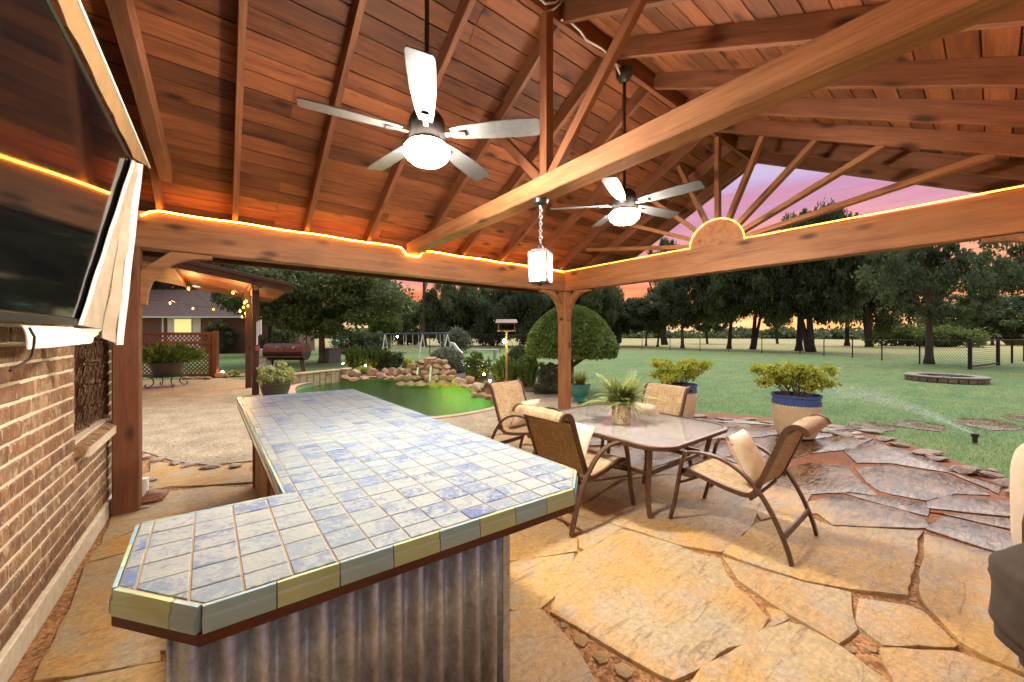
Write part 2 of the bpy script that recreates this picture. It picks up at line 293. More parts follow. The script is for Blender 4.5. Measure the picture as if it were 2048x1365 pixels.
LVAR = leaf('variegated_leaf', (.28, .30, .09), (.52, .52, .24), .3, scale=6)
LGREY = leaf('grey_green_leaf', (.10, .12, .07), (.23, .26, .16), .25, scale=4)
LFERN = leaf('fern_leaf', (.20, .27, .06), (.42, .48, .18), .35, scale=6)
LSPID = leaf('striped_leaf', (.30, .38, .16), (.60, .62, .38), .3, scale=10)
LGOLD = leaf('golden_grass', (.22, .22, .04), (.40, .38, .09), .35, scale=6)
LFLOW = plain('white_petal', (.75, .75, .68), .6)
BLUEG = plain('blue_glaze', (.05, .10, .30), .15, 0, .2, 12, .03); CREAMG = plain('cream_glaze', (.66, .54, .35), .3, 0, .12, 16, .1)
TEALG = plain('teal_glaze', (.06, .27, .26), .15, 0, .3, 8, .03); POTG = plain('dark_pot', (.045, .036, .032), .5); SOIL = plain('soil', (.03, .02, .014), .95)
RUSTM = plain('smoker_steel', (.105, .035, .028), .5, .4, .3, 7, .2); STEEL = plain('brushed_steel', (.4, .4, .4), .3, .8)
ROPE = emis('rope_light_glow', (1.0, .34, .03), 46); ROPE2 = emis('rope_light_soft_glow', (1.0, .38, .05), 6); BOWL = emis('lamp_bowl_glow', (1.0, .91, .79), 430); BULBL = emis('lantern_bulb_glow', (1.0, .86, .68), 600)
BULBS = emis('string_bulb_glow', (1.0, .50, .10), 4); PATHL = emis('path_light_glow', (1.0, .60, .18), 150)
YWIN = emis('lit_blind', (.72, .66, .25), .75)
HBRICK = plain('far_brick', (.16, .09, .065), .9, 0, .35, 7, .3); HROOF = plain('far_roof_shingle', (.11, .075, .065), .9, 0, .25, 5, .4)
BLUEP = plain('blue_paint', (.05, .06, .16), .5); CABLE = plain('white_cable', (.62, .56, .46), .5)
# ------------------------------------------------------------------ mesh helpers
class MB:
    def __init__(s): s.v = []; s.f = []
    def add(s, vs, fs):
        o = len(s.v); s.v += [tuple(x) for x in vs]; s.f += [tuple(i + o for i in f) for f in fs]; return s
    def box(s, c, d, rot=None):
        x, y, z = (k / 2 for k in d); vs = [Vector((a * x, b * y, e_ * z)) for a in (-1, 1) for b in (-1, 1) for e_ in (-1, 1)]
        if rot: vs = [rot @ q for q in vs]
        c = Vector(c); return s.add([c + q for q in vs], [(0, 1, 3, 2), (4, 6, 7, 5), (0, 4, 5, 1), (2, 3, 7, 6), (0, 2, 6, 4), (1, 5, 7, 3)])
    def sweep(s, path, prof, side=None, closed=False, cap=True):
        path = [Vector(p) for p in path]; n = len(path); rows = []; prev = None
        for i, p in enumerate(path):
            a = path[(i - 1) % n] if (closed or i > 0) else p; b = path[(i + 1) % n] if (closed or i < n - 1) else p
            t = (b - a).normalized()
            if side is not None: sd_ = Vector(side)
            else:
                if prev is None: sd_ = t.cross(Vector((0, 0, 1))) if abs(t.z) < .95 else t.cross(Vector((0, 1, 0)))
                else: sd_ = prev - t * prev.dot(t)
                sd_.normalize(); prev = sd_
            u = sd_.cross(t).normalized(); rows.append([p + sd_ * q[0] + u * q[1] for q in (prof(i / (n - 1)) if callable(prof) else prof)])
        k = len(rows[0]); vs = [q for r_ in rows for q in r_]; fs = []
        for i in range(n if closed else n - 1):
            j = (i + 1) % n
            for m in range(k): fs.append((i * k + m, i * k + (m + 1) % k, j * k + (m + 1) % k, j * k + m))
        if cap and not closed: fs += [tuple(range(k))[::-1], tuple(range((n - 1) * k, n * k))]
        return s.add(vs, fs)
    def tube(s, path, r, n=8, closed=False):
        if not callable(r): rr = r; r = lambda u: rr
        return s.sweep(path, lambda u: [(r(u) * math.cos(2 * math.pi * i / n), r(u) * math.sin(2 * math.pi * i / n)) for i in range(n)] , closed=closed) if not closed else s.sweep(path, [(r(0) * math.cos(2 * math.pi * i / n), r(0) * math.sin(2 * math.pi * i / n)) for i in range(n)], closed=True)
    def bar(s, path, w_, t_, side): return s.sweep(path, [(-w_ / 2, -t_ / 2), (w_ / 2, -t_ / 2), (w_ / 2, t_ / 2), (-w_ / 2, t_ / 2)], side=side)
    def lathe(s, prof, n=24, c=(0, 0, 0), cap=True):
        c = Vector(c); vs = [c + Vector((r * math.cos(2 * math.pi * i / n), r * math.sin(2 * math.pi * i / n), z)) for r, z in prof for i in range(n)]
        fs = [(j * n + i, j * n + (i + 1) % n, (j + 1) * n + (i + 1) % n, (j + 1) * n + i) for j in range(len(prof) - 1) for i in range(n)]
        if cap: fs += [tuple(range(n))[::-1], tuple(range((len(prof) - 1) * n, len(prof) * n))]
        return s.add(vs, fs)
    def prism(s, poly, z0, z1, M=None):
        n = len(poly); vs = [Vector((x, y, z)) for z in (z0, z1) for x, y in poly]
        if M: vs = [M @ q for q in vs]
        return s.add(vs, [tuple(range(n))[::-1], tuple(range(n, 2 * n))] + [(i, (i + 1) % n, n + (i + 1) % n, n + i) for i in range(n)])
    def mesh(s, name, mat, smooth=False, bevel=0):
        me = bpy.data.meshes.new(name); me.from_pydata(s.v, [], s.f)
        bm = bmesh.new(); bm.from_mesh(me); bmesh.ops.recalc_face_normals(bm, faces=bm.faces)
        if bevel: bmesh.ops.bevel(bm, geom=[e_ for e_ in bm.edges if len(e_.link_faces) == 2 and e_.calc_face_angle(0) > .5], offset=bevel, segments=1, affect='EDGES')
        bm.to_mesh(me); bm.free()
        if smooth: me.polygons.foreach_set('use_smooth', [True] * len(me.polygons))
        me.materials.append(mat); return me
def smooth_by_angle(me, a=40):
    me.polygons.foreach_set('use_smooth', [True] * len(me.polygons)); me.update()
    try: me.set_sharp_from_angle(angle=math.radians(a))
    except Exception: pass
def link(name, me, parent=None, loc=(0, 0, 0), rot=None, scale=None):
    """loc is in world space for a parent that is not turned, else local"""
    o = bpy.data.objects.new(name, me); col.objects.link(o)
    loc = Vector(loc)
    if parent is not None:
        o.parent = parent
        if not parent.get('_local'): loc = loc - WORLD[parent.name]
    o.location = loc
    if rot is not None: o.rotation_mode = 'QUATERNION'; o.rotation_quaternion = rot
    if scale is not None: o.scale = scale
    WORLD[o.name] = (WORLD[parent.name] + loc) if (parent is not None and not parent.get('_local')) else loc
    return o
WORLD = {}
def tag(o, label, cat, group=None):
    o['label'] = label; o['category'] = cat
    if group: o['group'] = group
    return o
def thing(name, label, cat, loc=(0, 0, 0), rz=None, group=None):
    o = bpy.data.objects.new(name, None); col.objects.link(o); o.location = loc; WORLD[o.name] = Vector(loc); o.empty_display_size = .1
    if rz is not None: o.rotation_euler = (0, 0, rz); o['_local'] = 1
    return tag(o, label, cat, group)
def kind(o, k): o['kind'] = k; return o
def part(name, mb, mat, parent, smooth=False, bevel=0, origin=None):
    """a mesh part whose vertices are given in world space (or local when the parent is turned)"""
    origin = Vector(origin) if origin is not None else (Vector((0, 0, 0)) if parent is not None and parent.get('_local') else (WORLD[parent.name] if parent is not None else Vector((0, 0, 0))))
    mb.v = [tuple(Vector(q) - origin) for q in mb.v]
    me = mb.mesh(name, mat, False, bevel)
    if smooth: smooth_by_angle(me)
    return link(name, me, parent, origin)
BOXC = {}
def beam(name, p0, p1, w_, h_, mat, parent, up=(0, 0, 1), bevel=.006):
    p0, p1 = Vector(p0), Vector(p1); x = (p1 - p0); L = x.length; x.normalize(); y = Vector(up).cross(x).normalized(); z = x.cross(y)
    key = (round(L, 3), round(w_, 3), round(h_, 3), mat.name, bevel)
    if key not in BOXC: BOXC[key] = MB().box((0, 0, 0), (L, w_, h_)).mesh(name, mat, False, bevel)
    q = Matrix((x, y, z)).transposed().to_quaternion()
    return link(name, BOXC[key], parent, (p0 + p1) / 2, q)
def copy_tree(o, loc, rz=0, label=None):
    c = o.copy(); col.objects.link(c); c.location = loc; c.rotation_euler = (0, 0, rz); WORLD[c.name] = Vector(loc)
    if label: c['label'] = label
    def rec(a, b):
        for ch in list(a.children):
            d = ch.copy(); col.objects.link(d); d.parent = b; rec(ch, d)
    rec(o, c); return c
def np_mesh(name, V, Fc, mat):
    me = bpy.data.meshes.new(name); V = np.asarray(V, np.float32).reshape(-1, 3); Fc = np.asarray(Fc, np.int32); n, k = Fc.shape
    me.vertices.add(len(V)); me.vertices.foreach_set('co', V.ravel()); me.loops.add(n * k); me.loops.foreach_set('vertex_index', Fc.ravel())
    me.polygons.add(n); me.polygons.foreach_set('loop_start', np.arange(0, n * k, k, dtype=np.int32)); me.update(calc_edges=True); me.materials.append(mat); return me
def leaves(C, size, elong=1.6, dirs=None, spread=1.0, szvar=.4):
    """diamond leaves at points C; dirs bends the long axis"""
    n = len(C); u = np.random.normal(size=(n, 3)) * spread
    if dirs is not None: u = u + dirs
    u /= np.linalg.norm(u, axis=1, keepdims=True) + 1e-9; r_ = np.random.normal(size=(n, 3)); v = np.cross(u, r_); v /= np.linalg.norm(v, axis=1, keepdims=True) + 1e-9
    s = size * (1 - szvar + 2 * szvar * np.random.rand(n, 1)); a = u * s * elong; b = v * s
    V = np.stack([C - a * .5, C + b * .5 - a * .05, C + a * .5, C - b * .5 - a * .05], 1).reshape(-1, 3)
    return V, np.arange(n * 4).reshape(-1, 4)
def fill(name, poly, z, mat, holes=(), k='structure', thick=0):
    loops = [[Vector((x, y, 0)) for x, y in poly]] + [[Vector((x, y, 0)) for x, y in h] for h in holes]
    pts = [p for l in loops for p in l]; tri = tessellate_polygon(loops)
    mb = MB(); mb.add([(p.x, p.y, z) for p in pts], tri)
    if thick:
        o = 0
        for l in loops:
            n = len(l); mb.add([(p.x, p.y, zz) for zz in (z, z - thick) for p in l], [(i, (i + 1) % n, n + (i + 1) % n, n + i) for i in range(n)])
    me = mb.mesh(name, mat)
    for p in me.polygons:
        if not thick and p.normal.z < 0: p.flip()
    o = link(name, me); o['kind'] = k; return o
def smoothpoly(P, n=6):
    P = [Vector((p[0], p[1])) for p in P]; out = []; m = len(P)
    for i in range(m):
        a, b, c, d = P[i - 1], P[i], P[(i + 1) % m], P[(i + 2) % m]
        for j in range(n):
            t = j / n; out.append(.5 * ((2 * b) + (c - a) * t + (2 * a - 5 * b + 4 * c - d) * t * t + (3 * b - a - 3 * c + d) * t ** 3))
    return [(p.x, p.y) for p in out]
# ================================================================== THE GROUND
POOL = smoothpoly([(2.1, 13.5), (3.57, 14.5), (4.63, 13.9), (5.08, 12.7), (5.56, 11.3), (6.1, 10.3), (5.7, 9.2), (5.66, 8.5), (5.5, 7.55), (4.86, 6.7), (3.6, 6.42), (2.5, 6.8), (1.75, 8.2), (1.55, 10.3), (1.65, 12.2)], 5)
ground = fill('lawn', [(-400, -400), (900, -400), (900, 900), (-400, 900)], -.012, LAWN, [POOL])
PATIO = [(-.9, -1.6), (5.2, -1.6), (6.3, -.35), (6.9, .05), (7.6, .6), (8.0, 1.05), (8.3, 1.9), (8.1, 2.9), (7.7, 3.6), (7.6, 4.5), (7.0, 5.3), (6.2, 5.6), (5.2, 5.2), (4.2, 4.75), (3, 4.75), (1.5, 5.2), (.22, 5.63), (-.11, 5.73), (-.45, 6.15), (-.82, 6.93), (-2.5, 7.6), (-2.5, 4.9), (-.9, 4.9)]
patio = fill('patio', PATIO, 0.0, SAND); 
DECK = [(-7, 8.5), (-2.5, 7.62), (-.82, 6.93), (-.45, 6.15), (-.11, 5.73), (.22, 5.63), (1.5, 5.2), (3, 4.75), (4.2, 4.75), (5.2, 5.2), (6.2, 5.62), (6.9, 6.3), (7.0, 7.0), (6.6, 7.9), (6.45, 8.6), (6.5, 9.3), (6.7, 10.5), (6.1, 11.5), (5.6, 12.9), (5.1, 14.3), (3.6, 15.0), (1.9, 14.1), (.9, 15.5), (0.0, 17.2), (-3, 18.6), (-7, 18.6)]
deck = fill('pool_deck', DECK, .012, AGG, [POOL], thick=.03)
bed = fill('planting_bed', [(2.0, 14.2), (3.6, 15.1), (5.2, 14.4), (5.7, 13), (6.25, 11.5), (6.85, 10.5), (6.6, 9.3), (6.6, 8.0), (7.1, 7.0), (7.4, 7.2), (8.6, 8), (9.5, 10), (8.4, 12.5), (6.5, 15), (5.4, 17), (2.4, 18.2), (1.2, 16.6)], .02, MULCH)
# pool basin, water and coping
mb = MB(); n = len(POOL); mb.add([(x, y, z) for z in (0.0, -1.1) for x, y in POOL], [(i, (i + 1) % n, n + (i + 1) % n, n + i) for i in range(n)] + [tuple(range(n, 2 * n))])
me = mb.mesh('pool_basin', BASIN); kind(link('pool_basin', me), 'structure')
kind(fill('pool_water', POOL, -.10, WATER), 'structure')
out = []
for i in range(n):
    a, b = Vector(POOL[i - 1]), Vector(POOL[(i + 1) % n]); t = (b - a).normalized(); nn = Vector((-t.y, t.x)); out.append(Vector(POOL[i]) + nn * .17)
mb = MB(); mb.add([(x, y, .034) for x, y in POOL] + [(p.x, p.y, .034) for p in out] + [(x, y, -.06) for x, y in POOL] + [(p.x, p.y, .0) for p in out],
                  [(i, (i + 1) % n, n + (i + 1) % n, n + i) for i in range(n)] + [(i, 2 * n + i, 2 * n + (i + 1) % n, (i + 1) % n) for i in range(n)] + [(n + i, n + (i + 1) % n, 3 * n + (i + 1) % n, 3 * n + i) for i in range(n)])
kind(link('pool_coping', mb.mesh('pool_coping', COPE)), 'structure')
pl = bpy.data.lights.new('pool_lamp', 'POINT'); pl.energy = 22; pl.color = (1, .95, .16); pl.shadow_soft_size = .12
po = bpy.data.objects.new('pool_lamp', pl); col.objects.link(po); po.location = (5.35, 10.4, -.42)
pl2 = bpy.data.lights.new('pool_fill_light', 'POINT'); pl2.energy = 125; pl2.color = (.65, 1, .35); pl2.shadow_soft_size = .12  # added fill light in mid pool, evens out and brightens the green water
po2 = bpy.data.objects.new('pool_fill_light', pl2); col.objects.link(po2); po2.location = (4.0, 9.2, -.55)
# flagstones traced from the photograph onto the ground
STONES = [
 [(1102,1223),(1118,1183),(1138,1141),(1156,1109),(1171,1101),(1245,1059),(1273,1065),(1355,1091),(1391,1106),(1437,1117),(1449,1141),(1473,1176),(1500,1197),(1536,1235),(1500,1275),(1455,1292),(1400,1330),(1345,1358),(1250,1308),(1180,1265)],
 [(930,1140),(989,1129),(1068,1116),(1147,1106),(1144,1129),(1127,1167),(1112,1183),(1077,1213),(1027,1216),(989,1199),(930,1205)],
 [(930,1130),(930,1050),(1040,1030),(1110,1025),(1154,1076),(1151,1101),(1068,1112),(985,1124)],
 [(1165,1035),(1244,1055),(1171,1098),(1159,1094),(1157,1079),(1118,1024)],
 [(1128,1020),(1150,1026),(1244,1051),(1358,1087),(1440,1103),(1465,1088),(1505,1045),(1520,1000),(1480,965),(1400,950),(1320,952),(1250,962),(1180,1003)],
 [(930,1245),(989,1238),(1024,1223),(1083,1220),(1121,1264),(1162,1311),(1191,1365),(1215,1440),(930,1440)],
 [(1385,1364),(1408,1333),(1500,1287),(1528,1265),(1578,1243),(1630,1265),(1680,1294),(1733,1330),(1790,1374),(1830,1440),(1350,1440)],
 [(1533,1216),(1562,1222),(1578,1236),(1545,1250),(1520,1262),(1545,1238)],
 [(1447,1114),(1500,1130),(1528,1141),(1610,1165),(1702,1183),(1700,1200),(1705,1229),(1713,1256),(1675,1283),(1610,1243),(1540,1200),(1480,1160)],
 [(1718,1197),(1816,1214),(1846,1224),(1869,1247),(1908,1288),(1905,1294),(1768,1288),(1735,1264),(1712,1246)],
 [(1848,1068),(1940,1092),(2027,1119),(2100,1142),(2100,1362),(2009,1329),(1920,1280),(1856,1214),(1844,1195),(1842,1150),(1850,1110)],
 [(1768,1296),(1909,1300),(2009,1337),(2080,1370),(2080,1440),(1815,1440),(1790,1352),(1766,1318)],
 [(1446,1106),(1510,1050),(1560,1032),(1610,1028),(1640,1045),(1670,1053),(1846,1062),(1833,1078),(1831,1110),(1816,1150),(1813,1188),(1704,1177),(1610,1160),(1528,1134)],
 [(1669,1046),(1618,1005),(1680,990),(1750,1007),(1836,1031),(1851,1051)],
 [(1862,1014),(1860,1003),(1903,993),(1965,995),(2060,1011),(2060,1032),(2027,1029)],
 [(1872,1024),(2027,1038),(2080,1043),(2080,1068),(2027,1055),(1905,1029)],
 [(1862,1058),(1895,1033),(2027,1065),(2080,1079),(2080,1126),(2027,1108)],
 [(1690,984),(1740,990),(1790,994),(1850,1006),(1846,1026),(1760,1003)],
 [(1716,936),(1780,931),(1880,946),(1960,976),(1970,987),(1903,983),(1850,997),(1785,985),(1762,979),(1740,962)],
 [(1560,942),(1620,926),(1690,931),(1700,945),(1728,972),(1748,987),(1690,980),(1620,985),(1556,966)],
 [(1500,992),(1552,970),(1618,990),(1608,1003),(1630,1022),(1560,1027),(1525,1036)],
 [(1722,925),(1692,901),(1750,881),(1830,906),(1920,946),(1995,967),(1990,984),(1968,973),(1887,941),(1790,926)],
 [(1632,881),(1700,869),(1743,878),(1685,898),(1622,905)],
 [(1482,881),(1560,871),(1620,881),(1610,905),(1540,925),(1470,911)],
 [(1372,856),(1450,846),(1540,851),(1560,866),(1477,877),(1390,875)],
 [(1380,833),(1470,837),(1560,844),(1545,849),(1450,843),(1375,848)],
 [(1430,917),(1470,916),(1540,930),(1550,963),(1500,988),(1486,962),(1440,950),(1415,932)],
 [(1382,884),(1470,885),(1458,909),(1420,913),(1372,905)],
 [(1250,956),(1330,930),(1395,918),(1412,935),(1425,946),(1330,946)],
 [(1130,902),(1250,892),(1365,888),(1366,912),(1320,926),(1250,948),(1165,962)],
 [(1040,862),(1200,845),(1360,838),(1372,880),(1250,887),(1120,893),(1030,885)],
 [(1085,985),(1165,967),(1240,958),(1172,1000),(1120,1018),(1040,1024),(1030,1000)],
 [(1020,890),(1115,898),(1155,962),(1080,980),(1000,990),(960,940)],
 [(560,860),(800,880),(960,900),(950,960),(800,960),(600,940)],
 [(1570,872),(1640,862),(1730,858),(1740,866),(1690,867),(1625,877)],
 [(1560,838),(1660,846),(1720,855),(1640,859),(1565,864)],
 [(228,1030),(325,985),(420,974),(495,975),(620,985),(620,1030),(285,1052),(205,1088)],
 [(200,1092),(283,1056),(400,1045),(400,1090),(265,1100),(180,1122)],
 [(172,1130),(262,1105),(420,1095),(420,1290),(320,1300),(320,1320),(70,1358),(140,1222)],
 [(420,1310),(420,1440),(60,1440),(100,1368),(320,1326)],
 [(300,921),(420,937),(495,934),(520,962),(410,970),(320,972),(302,950)],
 [(440,1060),(700,1030),(900,1030),(920,1120),(440,1280)],
 [(440,1290),(915,1130),(915,1440),(440,1440)]]
# more stones outside the frame and behind things
STONES_W = [[(-.6, .9), (.3, .7), (.5, 0), (-.3, -.4), (-.8, .1)], [(.6, .65), (1.6, .3), (1.5, -.6), (.6, -.4)], [(1.75, .2), (2.6, -.05), (2.6, -.9), (1.65, -.8)],
            [(2.75, -.3), (3.8, -.25), (3.9, -1.2), (2.8, -1.2)], [(4.0, -.3), (5.2, -.35), (5.1, -1.3), (4.0, -1.3)], [(-.5, -.6), (.4, -.6), (1.4, -.75), (1.4, -1.5), (-.7, -1.5)],
            [(4.9, 3.9), (6.1, 3.8), (6.6, 4.6), (6.0, 5.2), (5.2, 4.9)], [(4.3, 3.9), (4.75, 3.9), (5.0, 4.9), (4.3, 4.6)], [(6.3, 3.7), (7.2, 3.5), (7.5, 4.3), (6.8, 5.0)], [(1.5, 4.0), (2.4, 3.9), (2.5, 4.6), (1.5, 4.9)], [(2.6, 4.1), (3.7, 4.1), (3.6, 4.65), (2.7, 4.65)],
            [(-1.0, 5.2), (.2, 5.1), (.3, 5.5), (-.2, 5.6), (-.6, 5.9)], [(-.85, 6.4), (-.8, 5.9), (-2.3, 5.3), (-2.4, 7.2), (-1.2, 6.9)]]
def flag_mesh(P, thick=.019, grow=.012):
    """a slab: broken edge, worn rim"""
    P = [Vector(p) for p in P]; cen = sum(P, Vector((0, 0))) / len(P); Q = []
    for i, p in enumerate(P):
        q = P[(i + 1) % len(P)]; d = (q - p).length; k = max(1, int(d / .07))
        for j in range(k):
            r_ = p.lerp(q, j / k); off = grow + noise.noise((r_.x * 7, r_.y * 7, 3.1)) * .016 + noise.noise((r_.x * 23, r_.y * 23, 1.7)) * .008; r_ = r_ + (r_ - cen).normalized() * off; Q.append(r_)
    n = len(Q); z0 = random.uniform(-.003, .004); mb = MB(); rows = []
    tilt = Vector((random.uniform(-1, 1), random.uniform(-1, 1))) * .003
    for ins, z in ((0.0, -.02), (.0, thick * .55), (.003, thick * .93), (.009, thick)):
        rows.append([((p + (cen - p).normalized() * ins) - cen, z + z0 + (p - cen).dot(tilt) + noise.noise((p.x * 9, p.y * 9, 0)) * .003 * (z > 0)) for p in Q])
    vs = [(p.x, p.y, z) for r_ in rows for p, z in r_]
    fs = [(k * n + i, k * n + (i + 1) % n, (k + 1) * n + (i + 1) % n, (k + 1) * n + i) for k in range(3) for i in range(n)] + [tuple(range(3 * n, 4 * n))]
    me = mb.add(vs, fs).mesh('flagstone', FLAG); smooth_by_angle(me, 50); return me, cen
for i_, S in enumerate([[onz(x, y, .02).xy for x, y in s] for s in STONES] + STONES_W):
    wet_ = 13 <= i_ < 36 and i_ not in (30, 31, 32, 33); me, c = flag_mesh(S, .011 if wet_ else .019, .036 if wet_ else .012); link('flagstone', me, patio, (c.x, c.y, 0))
# chips of stone lying in the joints
chip = []
for k in range(5):
    a = [(math.cos(t) * random.uniform(.6, 1), math.sin(t) * random.uniform(.6, 1)) for t in np.linspace(0, 2 * math.pi, 7)[:-1]]
    chip.append(MB().prism(a, -.15, .22).mesh('stone_chip', FLAG, False, .06))
for x, y, s in ((1160,1280,.05),(1200,1315,.05),(1250,1345,.055),(1130,1250,.03),(1590,1262,.025),(1640,1280,.02),(1700,1300,.025),(1545,1225,.02),(1825,1200,.02),(1835,1130,.018),(1745,1300,.03),(1600,1255,.03)):
    link('stone_chip', random.choice(chip), patio, onz(x, y, .004), Matrix.Rotation(random.uniform(0, 6), 3, 'Z').to_quaternion(), (s, s, s * .5))
# rocks: a few carved shapes shared by all
def rock_mesh(name, mat, seed, flat=.6, nplane=11, sub=3, nz=.045):
    rnd = random.Random(seed); bm = bmesh.new(); bmesh.ops.create_icosphere(bm, subdivisions=sub, radius=1)
    pls = []
    for k in range(nplane):
        d = Vector((rnd.gauss(0, 1), rnd.gauss(0, 1), rnd.gauss(0, 1))).normalized(); pls.append((d, rnd.uniform(.5, .86)))
    for v in bm.verts:
        d = v.co.normalized(); r_ = 1.0
        for p, h_ in pls:
            c = d.dot(p)
            if c > .05: r_ = min(r_, h_ / c)
        r_ *= 1 + noise.noise(d * 2.3 + Vector((seed, 0, 0))) * nz * 2 + noise.noise(d * 7 + Vector((0, seed, 0))) * nz
        v.co = d * r_; v.co.z *= flat
    me = bpy.data.meshes.new(name); bm.to_mesh(me); bm.free(); smooth_by_angle(me, 32); me.materials.append(mat); return me
ROCKS = [rock_mesh('rock', ROCK, 11 + k, .62 + .1 * (k % 3)) for k in range(7)]
PEBS = [rock_mesh('pebble', PEB, 41 + k, .6, 5, 2, .02) for k in range(4)]
LEDGES = [rock_mesh('ledge_stone', LEDGE, 71 + k, .35, 18) for k in range(5)]
def put_rock(parent, lib, name, p, s, rz=None):
    q = Matrix.Rotation(random.uniform(0, 6.3) if rz is None else rz, 3, 'Z').to_quaternion()
    return link(name, random.choice(lib), parent, p, q, s)
# ledge stones that step the patio up to the lawn
ed = thing('stone_edging', 'row of dark ledge stones stepping up from wet patio to lawn', 'stone edging', onz(1800, 885))
for x, y, L, h_ in ((1400,832,.35,.06),(1450,838,.3,.05),(1500,838,.3,.05),(1540,845,.3,.04),(1668,853,.4,.03),(1740,862,.35,.05),(1775,878,.30,.07),(1800,889,.26,.07),(1860,905,.36,.07),(1880,917,.25,.06),(1935,939,.32,.11),(1985,950,.22,.07),(2035,968,.34,.10),(2070,985,.4,.1)):
    put_rock(ed, LEDGES, 'ledge_stone', onz(x, y, h_ * .4), (L * .62, L * .42, h_ * 1.5), random.uniform(-1.0, -.5))
pb = thing('pebble_row', 'line of pale rounded pebbles beside the cream planter', 'pebbles', onz(1660, 862))
for x, y, s in ((1640,862,.07),(1651,863,.08),(1664,864,.10),(1673,869,.075),(1692,872,.10),(1683,871,.06),(1720,876,.08),(1860,912,.06),(1985,942,.07),(1702,872,.05)):
    put_rock(pb, PEBS, 'pebble', onz(x, y, .02), (s, s * .8, s * .8))
pb2 = thing('pebble_row', 'grey river pebbles edging the aggregate deck by the left post', 'pebbles', onz(320, 915))
for x, y, s in ((292,914,.10),(318,920,.09),(350,926,.08),(305,960,.06),(375,930,.10),(420,934,.11),(470,932,.1),(288,1015,.05),(292,975,.06)):
    put_rock(pb2, PEBS, 'pebble', onz(x, y, .03), (s, s * .7, s * .6))
rs = link('red_rock', ROCKS[2], None, onz(306, 996, .05), None, (.13, .10, .09)); tag(rs, 'rust red rock at the foot of the left post', 'rock')
pv = tag(part('drain_pipe', MB().tube([onz(288, 990, 0) + Vector((0, 0, z)) for z in (0, .16)], .035, 14), WHITE, None), 'short white plastic pipe standing by the left post', 'pipe')
# stepping stones in the lawn
for x, y, a, b, lb in ((1740,853,.55,.3,'reddish flat stepping stone in the lawn by the sprinkler spray'),(1840,850,.5,.35,'dark flat stepping stone sunk in lawn between two others'),(1980,848,.7,.4,'wet glinting flat stepping stone in the lawn'),(2060,838,.6,.35,'buff flat stepping stone at the far end of the lawn path')):
    c = onz(x, y, 0); P = [(c.x + math.cos(t) * a * random.uniform(.8, 1.15), c.y + math.sin(t) * b * random.uniform(.8, 1.15)) for t in np.linspace(0, 2 * math.pi, 9)[:-1]]
    me, cc = flag_mesh(P, .012); tag(link('stepping_stone', me, None, (cc.x, cc.y, -.012)), lb, 'stepping stone', 'stepping stones in the lawn')
# ================================================================== THE PAVILION
X0, Y0, ZB, ZT = 4.71, 4.58, 2.325, 2.65          # inner faces of the far beams, beam bottom and top
YR, ZR, SL = 2.07, 3.99, .515                     # ridge line and pitch (underside of rafters)
YN = 2 * YR - Y0                                  # inner face of the beam behind the camera
zr = lambda y: ZR - SL * abs(y - YR)
pav = thing('pavilion', 'open cedar pavilion with plank ceiling, sunburst gable and heavy beams over the patio', 'pavilion', (2, YR, 0))
BW = .16
beam('beam', (-.76, Y0 + BW / 2, (ZB + ZT) / 2), (X0 + BW, Y0 + BW / 2, (ZB + ZT) / 2), BW, ZT - ZB, BEAM, pav, bevel=.008)
beam('beam', (X0 + BW / 2, YN - BW, (ZB + ZT) / 2), (X0 + BW / 2, Y0 - .002, (ZB + ZT) / 2), BW, ZT - ZB, BEAM, pav, bevel=.008)
beam('beam', (-.76, YN - BW / 2, (ZB + ZT) / 2), (X0 - .002, YN - BW / 2, (ZB + ZT) / 2), BW, ZT - ZB, BEAM, pav, bevel=.008)
beam('tie_beam', (1.935, YN - .1, 2.665), (1.935, Y0 + .02, 2.665), .15, .14, BEAM, pav, bevel=.008)
for (x, y) in ((-.655, Y0 + .085), (X0 + .085, Y0 + .085), (X0 + .085, YN - .085)):
    beam('post', (x, y, -.01), (x, y, ZB + .002 if x > 0 else 2.45), .168, .168, BEAM if x > 0 else POSTW, pav, up=(0, 1, 0), bevel=.008)
def brace(p, d):
    """curved knee brace from a post face (p) along direction d"""
    R = .44; P = []
    for k in range(11): a = math.pi / 2 * k / 10; P.append((R - R * math.cos(a) * .93 if 0 else R * (1 - math.cos(a)) , -R + R * math.sin(a)))
    inner = [(x, z) for x, z in P]; outer = [(0.0, -R - .06), (0.0, -R + .0)]
    pts = [(.0, -.50), (.045, -.50)] + [(.05 + .40 * (1 - math.cos(a)), -.44 + .40 * math.sin(a)) for a in np.linspace(0, math.pi / 2, 10)] + [(.50, -.035), (.50, .0), (.20, .0), (.0, -.20)]
    d = Vector(d); s = d.cross(Vector((0, 0, 1))); mb = MB(); p = Vector(p)
    n_ = len(pts); mb.add([p + d * x + Vector((0, 0, z)) + s * t for t in (-.045, .045) for x, z in pts], [tuple(range(n_)), tuple(range(n_, 2 * n_))[::-1]] + [(i, n_ + i, n_ + (i + 1) % n_, (i + 1) % n_) for i in range(n_)])
    part('knee_brace', mb, BEAM, pav, bevel=.004, origin=p)
brace((X0 + .002, Y0 + .08, ZB - .002), (-1, 0, 0)); brace((X0 + .08, Y0 + .002, ZB - .002), (0, -1, 0))
brace((-.573, Y0 + .08, ZB - .002), (1, 0, 0)); brace((X0 + .08, YN + .002, ZB - .002), (0, 1, 0))
RX = [-.445, .103, .733, 1.393, 2.10, 2.71, 3.37, 3.98, 4.62, 5.28, 5.90]
EO = Y0 + .55
